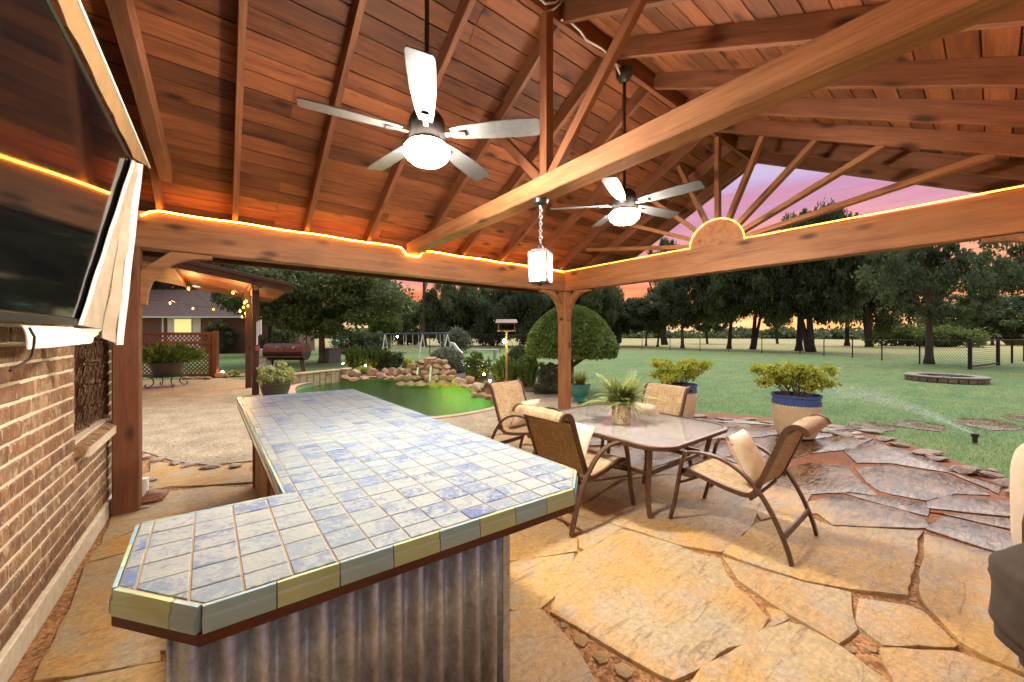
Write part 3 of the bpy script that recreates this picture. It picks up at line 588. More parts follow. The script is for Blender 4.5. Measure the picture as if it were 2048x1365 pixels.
for x in RX:
    for s in (1, -1):
        y1 = YR + s * (EO - YR); dz = .07 / math.cos(math.atan(SL))
        beam('rafter', (x, YR + s * .02, ZR + dz - .01), (x, y1, zr(y1) + dz), .045, .14, RAFT, pav, bevel=.003)
beam('ridge_board', (-1.3, YR, ZR + .085), (5.96, YR, ZR + .085), .045, .22, RAFT, pav, bevel=.003)
# plank ceiling
roof = kind(link('roof', MB().add([(x, y, z) for x in (-1.5, 6.0) for y, z in ((EO + .12, zr(EO + .12) + .20), (YR, ZR + .205), (2 * YR - EO - .12, zr(EO + .12) + .20), (2 * YR - EO - .12, zr(EO + .12) + .26), (YR, ZR + .29), (EO + .12, zr(EO + .12) + .26))],
             [(0, 1, 7, 6), (1, 2, 8, 7), (2, 3, 9, 8), (3, 4, 10, 9), (4, 5, 11, 10), (5, 0, 6, 11), (0, 5, 4, 1), (1, 4, 3, 2), (6, 7, 10, 11), (7, 8, 9, 10)]).mesh('roof', ROOFM), pav), 'thing')
del roof['kind']
PWD = .142; PV = math.cos(math.atan(SL))
for s in (1, -1):
    nrow = int((EO + .1 - YR) / PV / PWD)
    for k in range(nrow):
        d0 = .012 + k * PWD + PWD / 2; y = YR + s * d0 * PV; z = ZR + .155 - d0 * PV * SL + .012
        xs = [-1.45]; xs.append(xs[0] + random.choice((1.9, 3.0, 4.2, 4.88)))
        while xs[-1] < 5.0: xs.append(xs[-1] + random.choice((3.66, 4.27, 4.88)))
        if xs[-1] - 5.98 < -.4: xs.append(5.98)
        xs[-1] = 5.98
        nrm = Vector((0, s * SL * PV, PV))
        for a, b in zip(xs[:-1], xs[1:]):
            jz = random.uniform(-.0015, .0015)
            beam('plank', (a + .0012, y, z + jz), (b - .0012, y, z + jz), PWD - .007, .02, PLANK, roof, up=nrm, bevel=.002)
for s in (1, -1):
    y1 = YR + s * (EO + .1 - YR)
    beam('barge_board', (6.005, YR + s * .01, ZR + .12), (6.005, y1, zr(y1) + .12), .03, .20, RAFT, pav, bevel=.003)
    beam('fascia', (-1.5, y1 + s * .03, zr(y1) + .09), (5.97, y1 + s * .03, zr(y1) + .09), .025, .20, DARKWOOD, pav, bevel=.003)
# king post truss on the tie beam
beam('king_post', (1.935, YR, 2.735), (1.935, YR, ZR), .075, .075, RAFT, pav, up=(0, 1, 0), bevel=.004)
for s in (1, -1): beam('truss_strut', (1.935, YR + s * .05, 2.735), (1.935, YR + s * .86, zr(YR + .86) + .03), .05, .075, RAFT, pav, bevel=.004)
beam('collar_tie', (-.37, 4.25, 2.905), (-.37, .4, 3.29), .075, .14, RAFT, pav, bevel=.004)
# sunburst in the gable
SBZ = ZT - .005
mb = MB(); P = [(.31 * math.cos(a), .30 * math.sin(a)) for a in np.linspace(0, math.pi, 25)]; m_ = len(P)
mb.add([(x, YR + y, SBZ + .004 + z) for x in (X0 + .035, X0 + .125) for y, z in P], [tuple(range(m_)), tuple(range(m_, 2 * m_))[::-1]] + [(i, m_ + i, m_ + (i + 1) % m_, (i + 1) % m_) for i in range(m_)])
part('sunburst_disc', mb, BEAM, pav, bevel=.004)
for adeg in (9, 24, 43, 67, 90, 113, 137, 156, 171):
    a = math.radians(adeg); c, s_ = math.cos(a), math.sin(a); L = (ZR - SBZ + .05) / (s_ + SL * abs(c))
    beam('sunburst_ray', (X0 + .08, YR + c * .29, SBZ + s_ * .29), (X0 + .08, YR + c * L, SBZ + s_ * L), .05, .085, BEAM, pav, up=(1, 0, 0), bevel=.003)
# boarded gable end above the house wall
gy = YN
while gy < Y0 + .2:
    beam('gable_board', (-.93, gy + .07, 2.62), (-.93, gy + .07, zr(gy + .07) + .12), .136, .02, PLANK, pav, up=(1, 0, 0), bevel=.002); gy += .142
# rope light along the beams
def rope(path):
    return MB().tube(path, .0065, 6)
rl = thing('rope_light', 'glowing orange rope light tacked along the top of the pavilion beams', 'rope light', (X0, Y0, ZT))
zl = ZT + .012
pth = [Vector((-.56, Y0 - .012, zl - .06)), Vector((-.50, Y0 - .012, zl - .015))] + [Vector((x, Y0 - .012, zl + .004 * math.sin(x * 9))) for x in np.linspace(-.44, 1.78, 24)] + [Vector((x, Y0 - .016, ZT - .075)) for x in (1.85, 1.935, 2.02)] + [Vector((x, Y0 - .012, zl + .004 * math.sin(x * 9))) for x in np.linspace(2.09, X0 - .02, 26)]
part('rope_run', rope(pth), ROPE, rl)
pth = [Vector((X0 - .012, y, zl)) for y in np.linspace(Y0 - .03, YR + .33, 20)] + [Vector((X0 + .02, YR + .318 * math.cos(a), SBZ + .012 + .308 * math.sin(a))) for a in np.linspace(0.02, math.pi - .02, 24)] + [Vector((X0 - .012, y, zl)) for y in np.linspace(YR - .33, YN, 22)]
part('rope_run', rope(pth), ROPE2, rl)
part('rope_run', rope([Vector((x, YN + .012, zl)) for x in np.linspace(X0 - .02, -.74, 30)]), ROPE, rl)
# electrical cable along the ridge
for pp, lb in (([(1075, -8), (1090, 8), (1110, 6), (1125, -6)], 'short looped white cable hanging from the ridge'), ([(1122, 40), (1140, 44), (1160, 62), (1172, 80), (1204, 98), (1222, 115), (1232, 130), (1240, 150)], 'white electrical cable running down to the far fan mount'), ([(1093, 24), (1105, 20), (1120, 8), (1128, -6)], 'white cable stub beside the king post')):
    tag(part('electrical_cable', MB().tube([ony(x, y, YR - .03) for x, y in pp], .009, 6), CABLE, None, True), lb, 'cable')
# ================================================================== THE HOUSE WALL
XW = -.775; YE = 4.90                               # wall face and its far end
wl = thing('brick_wall', 'tumbled red brown brick house wall with pale mortar behind the bar', 'wall', (XW, 3, 0))
NY0, NY1, NZ0, NZ1, ND = 3.77, 4.74, .83, 2.25, .15   # the window niche
BH, BL, MJ = .0915, .262, .014
mb = MB(); xm = XW - .007
for (ya, yb, za, zb) in ((-3, NY0, .12, 2.64), (NY0, NY1, .12, NZ0), (NY0, NY1, NZ1, 2.64), (NY1, YE - .012, .12, 2.64)): mb.box(((xm + XW - .30) / 2, (ya + yb) / 2, (za + zb) / 2), (xm - (XW - .30), yb - ya, zb - za))
part('mortar', mb, MORTAR, wl)
part('footing', MB().box((XW - .14, .94, .055), (.31, 7.9, .15)), MORTAR, wl, bevel=.006)
part('niche_panel', MB().box((XW - ND - .02, (NY0 + NY1) / 2, (NZ0 + NZ1) / 2), (.03, NY1 - NY0 + .02, NZ1 - NZ0 + .02)), DARKWOOD, wl)
def brickmesh(L, h_, d, k):
    mb = MB().box((0, 0, 0), (d, L, h_)); me = mb.mesh('brick', BRICK, False, .007)
    for v in me.vertices: v.co += Vector([noise.noise(v.co * 19 + Vector((k * 3.1, j * 7, 0))) for j in range(3)]) * .004
    return me
BM = {}
def brick(y0, y1, z, parent=wl, x=XW, dep=.05):
    L = round(y1 - y0 - MJ, 3)
    if L < .03: return
    key = (L, random.randrange(3))
    if key not in BM: BM[key] = brickmesh(L, BH - MJ, dep, key[1])
    link('brick', BM[key], parent, (x - dep / 2 + random.uniform(-.002, .002), (y0 + y1) / 2, z + BH / 2))
nb = 0; row = 0; z = .135; upper = MB()
while z < 2.6:
    y = 1.62 + (BL / 2 if row % 2 else 0)
    while y < YE:
        a, b = y, min(y + BL, YE)
        segs = [(a, b)]
        if z + BH > NZ0 - .10 and z < NZ1:
            segs = []
            if a < NY0: segs.append((a, min(b, NY0)))
            if b > NY1: segs.append((max(a, NY1), b))
        for p, q in segs:
            if q - p < .04: continue
            if z < 1.78 or p > 3.2 and z < 2.1: brick(p, q, z); nb += 1
            else: upper.box((XW - .025, (p + q) / 2, z + BH / 2), (.05, q - p - MJ, BH - MJ))
        y += BL
    z += BH; row += 1
y = -2.9; 
for row in range(27):
    y = -2.9 + (BL / 2 if row % 2 else 0)
    while y + BL < 1.62: upper.box((XW - .025, y + BL / 2, .135 + row * BH + BH / 2), (.05, BL - MJ, BH - MJ)); y += BL
kind(part('brick_rest', upper, BRICK, wl), 'stuff')
# brick return on the far jamb of the niche, rowlock sill
jb = MB().box((0, 0, 0), (ND - .01, .03, BH - MJ)).mesh('jamb_brick', BRICK, False, .006); z = NZ0 + .03
while z < NZ1 - .05: link('jamb_brick', jb, wl, (XW - ND / 2 + .004, NY1 - .012, z + BH / 2)); z += BH
sb = MB().box((0, 0, 0), (ND + .05, .062, .075)).mesh('sill_brick', BRICK, False, .006); y = NY0 - .01
rotS = Matrix.Rotation(math.radians(16), 3, 'Y').to_quaternion()
while y < YE - .02: link('sill_brick', sb, wl, (XW - ND / 2 + .03, y + .033, NZ0 - .042), rotS); y += .0725
part('sill_mortar', MB().box((XW - ND / 2 + .03, (NY0 + YE) / 2, NZ0 - .075), (ND + .07, YE - NY0 - .02, .06)), MORTAR, wl)
# wrought iron scroll panel in the niche
sc_ = thing('iron_scroll_panel', 'rusty wrought iron scroll panel standing in the brick niche', 'iron panel', (XW - .02, 4.2, NZ0))
def spiral(cx, cz, r_, a0, turns, sgn, x):
    return [Vector((x + .006 * math.sin(3 * t), cx + sgn * r_ * (1 - .72 * t) * math.cos(a0 + 2 * math.pi * turns * t), cz + r_ * (1 - .72 * t) * math.sin(a0 + 2 * math.pi * turns * t))) for t in np.linspace(0, 1, 18)]
for yy in np.arange(3.86, 4.70, .14):
    for zz in np.arange(.93, 1.75, .165):
        s = 1 if (int(yy * 100) + int(zz * 100)) % 2 else -1; cyy, czz = yy + random.uniform(-.015, .015), zz + random.uniform(-.01, .01)
        mb = MB().tube(spiral(cyy, czz, .07, math.pi / 2, 1.15, s, XW - .03), .0055, 5).tube(spiral(cyy - s * .02, czz + .04, .05, -math.pi / 2, 1.0, -s, XW - .026), .005, 5)
        part('scroll', mb, IRON, sc_, True)
for yy in (3.84, 4.24, 4.64):
    part('upright', MB().tube([(XW - .03, yy, NZ0 + .02), (XW - .03, yy, 1.95)], .006, 6), IRON, sc_)
# ================================================================== TELEVISION AND ITS COVER
TB = Vector((-.55, 3.085, 1.598)); TT = Vector((-.42, 3.085, 2.583)); YL = 1.30
upv = (TT - TB).normalized(); nrm = Vector((upv.z, 0, -upv.x)); TVH = (TT - TB).length; mid = (TB + TT) / 2
qtv = Matrix((Vector((0, 1, 0)), -nrm, upv)).transposed()      # columns: along wall, back, up
def tvbox(c_, d_): # c_: (along y from centre, out from screen plane, up from centre)
    cy = (TB.y + YL) / 2; return Vector((mid.x, cy, mid.z)) + Vector((0, c_[0], 0)) + nrm * c_[1] + upv * c_[2]
tv = thing('television', 'large black wall television tilted forward on the brick wall', 'television', (TB.x - .1, (TB.y + YL) / 2, TB.z))
R3 = Matrix((Vector((0, 1, 0)), nrm, upv)).transposed(); W_ = TB.y - YL
part('screen', MB().box(tvbox((0, -.006, .012), 0), (W_ - .03, .008, TVH - .05), R3), SCREEN, tv)
mb = MB()
for c_, d_ in (((0, -.004, -TVH / 2 + .016), (W_, .016, .032)), ((0, -.004, TVH / 2 - .008), (W_, .016, .016)), ((W_ / 2 - .007, -.004, 0), (.014, .016, TVH)), ((-W_ / 2 + .007, -.004, 0), (.014, .016, TVH))): mb.box(tvbox(c_, 0), d_, R3)
part('bezel', mb, BLACK, tv, bevel=.003)
part('back_case', MB().box(tvbox((0, -.04, 0), 0), (W_ - .02, .06, TVH - .02), R3), BLACK, tv, bevel=.006)
part('sensor_badge', MB().box(tvbox((W_ / 2 - .33, .006, -TVH / 2 + .016), 0), (.032, .003, .012), R3), WHITE, tv)
part('wall_mount', MB().box((-.685, (TB.y + YL) / 2, 2.0), (.16, .4, .3)), BLKMET, tv)
cv = thing('television_cover', 'cream fabric box cover folded open around the television', 'cover', (TB.x, TB.y, TB.z))
def sheet(name, A, B_, C_, D_, mat, n1=14, n2=6, amp=.006, th=.004, parent=cv, edge=None):
    """a draped quad A-B-C-D with ripples and thickness"""
    A, B_, C_, D_ = map(Vector, (A, B_, C_, D_)); nn = (B_ - A).cross(D_ - A).normalized(); vs = []
    for s_ in (0, 1):
        for i in range(n1 + 1):
            for j in range(n2 + 1):
                u, v = i / n1, j / n2; p = (A * (1 - u) + B_ * u) * (1 - v) + (D_ * (1 - u) + C_ * u) * v
                vs.append(p + nn * (amp * noise.noise((p.x * 9, p.y * 9, p.z * 9)) * 2 + (s_ - .5) * th))
    k = (n1 + 1) * (n2 + 1); fs = []
    for i in range(n1):
        for j in range(n2):
            a = i * (n2 + 1) + j; q = (a, a + 1, a + n2 + 2, a + n2 + 1); fs.append(q); fs.append(tuple(x + k for x in q[::-1]))
    rim = [i * (n2 + 1) for i in range(n1 + 1)] + [n1 * (n2 + 1) + j for j in range(1, n2 + 1)] + [i * (n2 + 1) + n2 for i in range(n1 - 1, -1, -1)] + [j for j in range(n2 - 1, 0, -1)]
    for a, b in zip(rim, rim[1:] + rim[:1]): fs.append((a, b, b + k, a + k))
    o = part(name, MB().add(vs, fs), mat, parent, True)
    return o
Yc = TB.y; g = Vector((0, .012, 0))
AW = ony(298, 335, 3.55)                             # upper lip of the flap folded up over the screen
t0 = TT + upv * .012 + nrm * .01
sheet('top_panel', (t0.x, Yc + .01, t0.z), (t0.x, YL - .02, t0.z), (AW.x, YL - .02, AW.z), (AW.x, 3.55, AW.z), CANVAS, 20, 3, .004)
part('panel_binding', MB().tube([(AW.x + .002, y, AW.z) for y in np.linspace(3.55, YL - .02, 14)], .008, 6), TRIMW, cv)
pA = ony(266, 322, Yc + .012); pB = ony(277, 328, Yc + .05); pC = ony(237, 690, Yc + .05); pD = ony(180, 690, Yc + .03); pE = ony(197, 655, Yc + .014)
f1 = None
fi = [ony(266, 322, Yc - .0) + nrm * .02, ony(166, 652, Yc - .0) + nrm * .02]
s2 = nrm * .016
qa = onx(263, 330, TT.x + .012); qb = ony(168, 652, Yc - .14) 
qb = Vector((TB.x + .0085, 2.70, TB.z + .004)); qc = Vector((TB.x + .010, Yc + .012, TB.z - .01)); qd = Vector((TT.x + .010, Yc + .012, TT.z - .0)); qa = Vector((TT.x + .009, Yc - .012, TT.z - .02))
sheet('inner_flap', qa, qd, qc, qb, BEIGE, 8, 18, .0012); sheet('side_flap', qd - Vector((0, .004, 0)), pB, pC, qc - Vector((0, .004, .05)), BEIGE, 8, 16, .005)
part('flap_binding', MB().bar([qa.lerp(qb, t) + s2 * .2 + Vector((0, .006 * math.sin(t * 23), 0)) for t in np.linspace(0, 1, 18)], .05, .006, (0, 1, 0)), TRIMW, cv, True)
part('flap_binding', MB().bar([pB.lerp(pC, t) + Vector((.004, .006 * math.sin(t * 19), 0)) for t in np.linspace(0, 1, 18)], .028, .018, (1, .3, 0)), TRIMW, cv, True)
b0 = Vector((TB.x + .01, Yc + .03, TB.z - .012)); b1 = Vector((TB.x + .01, 2.02, TB.z - .012)); b2 = onx(20, 702, TB.x + .045); b2.y = max(b2.y, 1.95); b3 = onx(178, 688, TB.x + .03)
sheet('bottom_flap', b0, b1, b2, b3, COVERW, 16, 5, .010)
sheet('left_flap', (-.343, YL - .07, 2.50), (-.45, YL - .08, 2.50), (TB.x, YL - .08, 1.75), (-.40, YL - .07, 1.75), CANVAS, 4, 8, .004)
tag(part('power_cable', MB().tube([onx(x, y, TB.x + .075) for x, y in ((59, 656), (63, 664), (69, 674), (68, 690), (65, 708), (60, 718), (48, 726), (32, 735), (20, 742))], .0035, 6), BLACK, None, True), 'thin black power cable hanging below the television', 'cable')
# ================================================================== THE BAR
HC = .92
E1, E2 = Vector((1, -.055)), Vector((-.023, 1))
def cb(a, b): p = E1 * a + E2 * b; return (p.x, p.y)
TOP = [(.245, 4.73), (1.336, 4.73), (1.336, 1.28), (1.17, 1.135), (-.01, 1.14), (-.175, 1.34), (-.175, 1.745), (.245, 1.745)]
bar = thing('bar_counter', 'L shaped outdoor bar with blue white tiled top and corrugated metal front', 'bar counter', (*cb(.6, 1.6), 0))
Pw = [cb(a, b) for a, b in TOP]
ct = part('countertop', MB().prism(Pw, HC - .062, HC - .0028), GROUT, bar)
cenT = Vector(cb(.6, 2.4))
def outset(P, d):
    n_ = len(P); o_ = []
    for i in range(n_):
        p0, p1, p2 = Vector(P[i - 1]), Vector(P[i]), Vector(P[(i + 1) % n_]); e1_, e2_ = (p1 - p0).normalized(), (p2 - p1).normalized()
        n1_, n2_ = Vector((-e1_.y, e1_.x)), Vector((-e2_.y, e2_.x)); m_ = (n1_ + n2_); m_ = m_ / max(.3, m_.dot(n1_)); o_.append(tuple(p1 + m_ * d))
    return o_
part('wood_trim', MB().prism(outset(Pw, .012), HC - .094, HC - .064), DARKWOOD, bar, bevel=.003)
def clip(poly, p, nrm_):
    out_ = []
    for i in range(len(poly)):
        a, b = poly[i - 1], poly[i]; da, db = (a - p).dot(nrm_), (b - p).dot(nrm_)
        if (da >= 0) != (db >= 0): out_.append(a.lerp(b, da / (da - db)))
        if db >= 0: out_.append(b)
    return out_
TP = .1055; TM = {}; nt_ = 0; far_tiles = MB()
c1 = Vector((-.01, 1.14)); c2 = Vector((-.175, 1.34)); n12 = Vector((-(c2 - c1).y, (c2 - c1).x)); n12 = n12 if (Vector((.5, 2)) - c1).dot(n12) > 0 else -n12
c3 = Vector((1.336, 1.28)); c4 = Vector((1.17, 1.135)); n34 = Vector((-(c4 - c3).y, (c4 - c3).x)); n34 = n34 if (Vector((.5, 2)) - c3).dot(n34) > 0 else -n34
for reg in ((-.175, 1.336, 1.14, 1.745), (.245, 1.336, 1.745, 4.73)):
    a = 1.336 - TP * 15
    while a < 1.336 - .001:
        b = 1.745 - TP * 6 if reg[2] < 1.5 else 1.745
        while b < reg[3] - .001:
            x0_, x1_ = max(a, reg[0]), min(a + TP, reg[1]); y0_, y1_ = max(b, reg[2]), min(b + TP, reg[3])
            b_ = b; b += TP
            if x1_ - x0_ < .012 or y1_ - y0_ < .012: continue
            g_ = .0024; po = [Vector((x0_ + g_, y0_ + g_)), Vector((x1_ - g_, y0_ + g_)), Vector((x1_ - g_, y1_ - g_)), Vector((x0_ + g_, y1_ - g_))]
            po = clip(po, c1 + n12.normalized() * .004, n12); po = clip(po, c3 + n34.normalized() * .004, n34) if po else po
            if len(po) < 3: continue
            full = len(po) == 4 and abs((x1_ - x0_) - TP) < .002 and abs((y1_ - y0_) - TP) < .002
            cc = Vector((x0_ + x1_, y0_ + y1_)) / 2; key = 'full' if full else (round(a, 3), round(b_, 3))
            if key not in TM:
                TM[key] = MB().prism([tuple(E1 * (p.x - cc.x) + E2 * (p.y - cc.y)) for p in po], -.008, 0).mesh('tile', TILE, False, .0018)
            w2 = cb(cc.x, cc.y); nt_ += 1
            if cc.y > 3.86:
                far_tiles.prism([tuple(Vector(w2) + E1 * (p.x - cc.x) + E2 * (p.y - cc.y)) for p in po], HC - .008, HC + random.uniform(-.0008, .0008)); continue
            o = link('tile', TM[key], ct, (w2[0], w2[1], HC + random.uniform(-.0008, .0008)))
        a += TP
kind(part('tile_rest', far_tiles, TILE_FAR, ct), 'stuff')
# glass tiles round the edge
def edge_tiles(p0, p1, L, start=0, off=.006, mats=(GT_G, GT_B)):
    p0, p1 = Vector(cb(*p0)), Vector(cb(*p1)); d = (p1 - p0); D = d.length; d.normalize(); t = 0; k = start
    while t < D - .01:
        e_ = min(t + L, D); c_ = p0 + d * ((t + e_) / 2); m_ = mats[k % 2]
        key = ('g', round(e_ - t, 3), m_.name)
        if key not in TM: 
            pr = [(.004, -.031), (-.0095, -.031), (-.0105, -.028), (-.0105, .003), (-.0098, .0045), (-.0066, .0088), (-.006, .0105), (-.006, .029), (-.005, .031), (.004, .031)]; hl = (e_ - t - .003) / 2  # stepped facet is shaped to catch a highlight line from the rope light
            TM[key] = MB().add([(x_, y_, z_) for x_ in (-hl, hl) for y_, z_ in pr], [tuple(range(len(pr))), tuple(range(len(pr), 2 * len(pr)))[::-1]] + [(i_, len(pr) + i_, len(pr) + (i_ + 1) % len(pr), (i_ + 1) % len(pr)) for i_ in range(len(pr))]).mesh('glass_tile', m_); smooth_by_angle(TM[key], 35)
        nrm_ = Vector((d.y, -d.x)); ang = math.atan2(d.y, d.x)
        link('glass_tile', TM[key], ct, (c_.x + nrm_.x * off, c_.y + nrm_.y * off, HC - .032), Matrix.Rotation(ang, 3, 'Z').to_quaternion()); t += L; k += 1
edge_tiles((-.01, 1.14), (1.17, 1.135), .148, 1); edge_tiles((1.17, 1.135), (1.336, 1.28), .15, 1); edge_tiles((1.336, 1.28), (1.336, 4.73), .15, 0)
edge_tiles((-.175, 1.34), (-.01, 1.14), .19, 0); edge_tiles((-.175, 1.745), (-.175, 1.34), .15, 1)
edge_tiles((.245, 1.745), (-.175, 1.745), .15, 0); edge_tiles((.245, 4.73), (.245, 1.745), .15, 0); edge_tiles((1.336, 4.73), (.245, 4.73), .15, 0)
# corrugated skirt
def corrug(name, x0, x1, y, pitch=.080, amp=.021):
    mb = MB(); n_ = int((x1 - x0) / pitch * 8); vs = []
    for zz in (0.0, HC - .095):
        for i in range(n_ + 1): x = x0 + (x1 - x0) * i / n_; vs.append((x, y + amp * math.sin(2 * math.pi * (x - x0) / pitch + .6) - .055 * (x - x0), zz))
    k = n_ + 1; mb.add(vs, [(i, i + 1, k + i + 1, k + i) for i in range(n_)])
    o = part(name, mb, GALV, bar, True); sm = o.modifiers.new('thick', 'SOLIDIFY'); sm.thickness = .003; return o
corrug('corrugated_panel', -.118, .955, 1.345)
mb = MB(); n_ = 300; vs = [(.955 + .011 * math.sin(2 * math.pi * y / .078), y, zz) for zz in (0, HC - .095) for y in np.linspace(1.30, 4.58, n_)]; mb.add(vs, [(i, i + 1, n_ + i + 1, n_ + i) for i in range(n_ - 1)])
o = part('corrugated_side', mb, GALV, bar, True); o.modifiers.new('thick', 'SOLIDIFY').thickness = .003
part('corner_trim', MB().box((.965, 1.288, (HC - .095) / 2), (.035, .012, HC - .095)), GALV, bar)
scw = MB().lathe([(.006, 0), (.005, .003), (.001, .004)], 8).mesh('screw', STEEL)
for px, py in ((935, 1125), (935, 1207), (975, 1201), (933, 1292), (930, 1260)):
    p = ony(px, py, 1.285); link('screw', scw, bar, p, Matrix.Rotation(math.pi / 2, 3, 'X').to_quaternion())
for i, y in enumerate(np.arange(1.80, 4.55, .205)):
    part('cabinet_board', MB().box((.275 - .0 * y, y + .1, (HC - .1) / 2 + .02), (.02, .198, HC - .14)), CABW, bar, bevel=.003)
for y in (1.775, 3.1, 4.60): beam('frame_stud', (.27, y, 0), (.27, y, HC - .095), .05, .045, CABW, bar, up=(0, 1, 0), bevel=.003)
part('edge_rail', MB().box((.212, 3.2, HC - .115), (.03, 2.9, .06)), CABW, bar, bevel=.004)
part('cabinet_back', MB().box((.06, 1.70, (HC - .1) / 2), (.36, .02, HC - .1)), CABW, bar, bevel=.003)
part('end_panel', MB().box((.61, 4.585, (HC - .1) / 2), (.66, .02, HC - .1)), CABW, bar, bevel=.003)
# ================================================================== CEILING FANS
def fan(name, X, ang0, label, zb=2.735):
    f = thing(name, label, 'ceiling fan', (X, YR, zb), 0, 'ceiling fans on the ridge')
    part('downrod', MB().tube([(0, 0, .12), (0, 0, ZR - zb - .03)], .014, 12), FANM, f, True)
    part('canopy', MB().lathe([(.02, ZR - zb - .13), (.05, ZR - zb - .11), (.075, ZR - zb - .06), (.075, ZR - zb - .015), (.06, ZR - zb + .0)], 24), FANM, f, True)
    part('motor', MB().lathe([(.03, .15), (.075, .135), (.100, .10), (.108, .06), (.108, .01), (.10, -.03), (.085, -.045)], 32), FANM, f, True)
    part('light_rim', MB().lathe([(.085, -.042), (.108, -.044), (.112, -.052), (.10, -.056)], 32), FANM, f, True)
    part('light_bowl', MB().lathe([(.096, -.050), (.118, -.058), (.132, -.078), (.134, -.092), (.124, -.122), (.096, -.148), (.05, -.162), (.005, -.166)], 32), BOWL, f, True)
    out_ = [(.15, .040), (.24, .055), (.40, .070), (.56, .074), (.655, .070), (.672, .06)]; P = [(x, -y) for x, y in out_] + [(x, y * .9) for x, y in reversed(out_)]
    bmh = None
    for k in range(5):
        a = ang0 + k * 2 * math.pi / 5; R_ = Matrix.Rotation(a, 4, 'Z') @ Matrix.Rotation(math.radians(-12), 4, 'X')
        if bmh is None:
            bmh = MB().prism(P, -.003, .004).mesh('blade', BLADE, False, .002); brm = MB().box((.165, 0, -.008), (.11, .03, .008)).box((.215, 0, -.010), (.05, .045, .010)).mesh('blade_bracket', FANM, False, .003)
        b_ = link('blade', bmh, f, (0, 0, .01), R_.to_quaternion()); b_['_local'] = 1; link('blade_bracket', brm, b_, (0, 0, 0))
    return f
fan('ceiling_fan', .965, math.atan2(1.527 - 2.03, .691 - .95), 'five blade ceiling fan with lit bowl nearer the brick wall')
fan('ceiling_fan', 2.905, math.atan2(1.75 - 2.02, 2.291 - 2.85), 'five blade ceiling fan with lit bowl beyond the tie beam')
# ================================================================== LANTERN
LX, LY = 1.935, 2.137; zt0 = 2.595
ln = thing('hanging_lantern', 'black framed glass lantern hanging on a chain under the tie beam', 'lantern', (LX, LY, 2.0))
part('canopy', MB().lathe([(.03, zt0 - .04), (.055, zt0 - .032), (.06, zt0 - .006), (.06, zt0)], 24, (LX, LY, 0)), FANM, ln, True)
ck = MB().tube([(.011 * math.cos(a), 0, .017 * math.sin(a)) for a in np.linspace(0, 2 * math.pi, 13)[:-1]], .0028, 5, closed=True).mesh('chain_link', STEEL)
zz = zt0 - .05; k = 0
while zz > 2.255: link('chain_link', ck, ln, (LX, LY, zz), Matrix.Rotation(k * math.pi / 2 + .4, 3, 'Z').to_quaternion()); zz -= .027; k += 1
LT, LB2, LW = 2.19, 1.955, .072; rq = Matrix.Rotation(math.radians(30), 3, 'Z')
part('cap', MB().lathe([(.012, LT + .06), (.02, LT + .045), (.03, LT + .02)], 16, (LX, LY, 0)).box((LX, LY, LT + .012), (.11, .11, .014), rq).box((LX, LY, LT - .004), (.155, .155, .012), rq), FANM, ln, bevel=.002)
part('base', MB().box((LX, LY, LB2), (.155, .155, .012), rq).tube([(LX, LY, LB2 - .02), (LX, LY, LB2)], .012, 10), FANM, ln, bevel=.002)
for a, b in ((1, 1), (1, -1), (-1, 1), (-1, -1)):
    c_ = Vector((LX, LY, 0)) + rq @ Vector((a * LW, b * LW, 0)); part('corner_bar', MB().box((c_.x, c_.y, (LT + LB2) / 2), (.011, .011, LT - LB2 - .012), rq), FANM, ln)
for k in range(4):
    c_ = Vector((LX, LY, 0)) + rq @ (Matrix.Rotation(k * math.pi / 2, 3, 'Z') @ Vector((LW, 0, 0))); part('pane', MB().box((c_.x, c_.y, (LT + LB2) / 2), (.003, LW * 2 - .012, LT - LB2 - .014), rq @ Matrix.Rotation(k * math.pi / 2, 3, 'Z')), LGLASS, ln)
for k in range(3):
    c_ = Vector((LX, LY, 0)) + Vector((.026 * math.cos(k * 2.1), .026 * math.sin(k * 2.1), 0))
    part('bulb', MB().lathe([(.004, 2.015), (.013, 2.03), (.016, 2.06), (.009, 2.10), (.002, 2.12)], 10, c_), BULBL, ln, True); part('candle_tube', MB().tube([c_ + Vector((0, 0, LB2 + .006)), c_ + Vector((0, 0, 2.02))], .009, 8), WHITE, ln)
# ================================================================== TABLE AND CHAIRS
TC = Vector((3.40, 2.42, 0)); TZ = .65
tb = thing('patio_table', 'bronze framed patio table with frosted glass top', 'table', TC)
def rrect(hx, hy, r_, n_=8, bow=.0):
    P = []
    for (sx, sy, a0) in ((1, 1, 0), (-1, 1, math.pi / 2), (-1, -1, math.pi), (1, -1, 3 * math.pi / 2)):
        for k in range(n_ + 1): a = a0 + math.pi / 2 * k / n_; P.append((sx * (hx - r_) + r_ * math.cos(a), sy * (hy - r_) + r_ * math.sin(a)))
    return P
HX, HY_ = .665, .82
mb = MB().sweep([TC + Vector((x, y, TZ - .018)) for x, y in rrect(HX, HY_, .24, 9)], [(-.017, -.018), (.017, -.018), (.017, .014), (.006, .018), (-.017, .018)], closed=True); part('rim', mb, BRONZE, tb, True)
part('glass_top', MB().prism([(TC.x + x, TC.y + y) for x, y in rrect(HX - .016, HY_ - .016, .225, 9)], TZ - .018, TZ - .010), TGLASS, tb)
for sx in (-1, 1):
    for sy in (-1, 1):
        L = [TC + Vector((sx * a, sy * b, z_)) for a, b, z_ in ((.55, .64, TZ - .035), (.545, .635, .5), (.52, .61, .35), (.515, .60, .22), (.535, .62, .10), (.56, .655, 0))]
        part('leg', MB().bar(L, .045, .03, Vector((sx * .6, -sy * .8, 0)).normalized()), BRONZE, tb, bevel=.004)
ring = [TC + Vector((x, y, .36)) for x, y in rrect(.51, .60, .06, 4)]
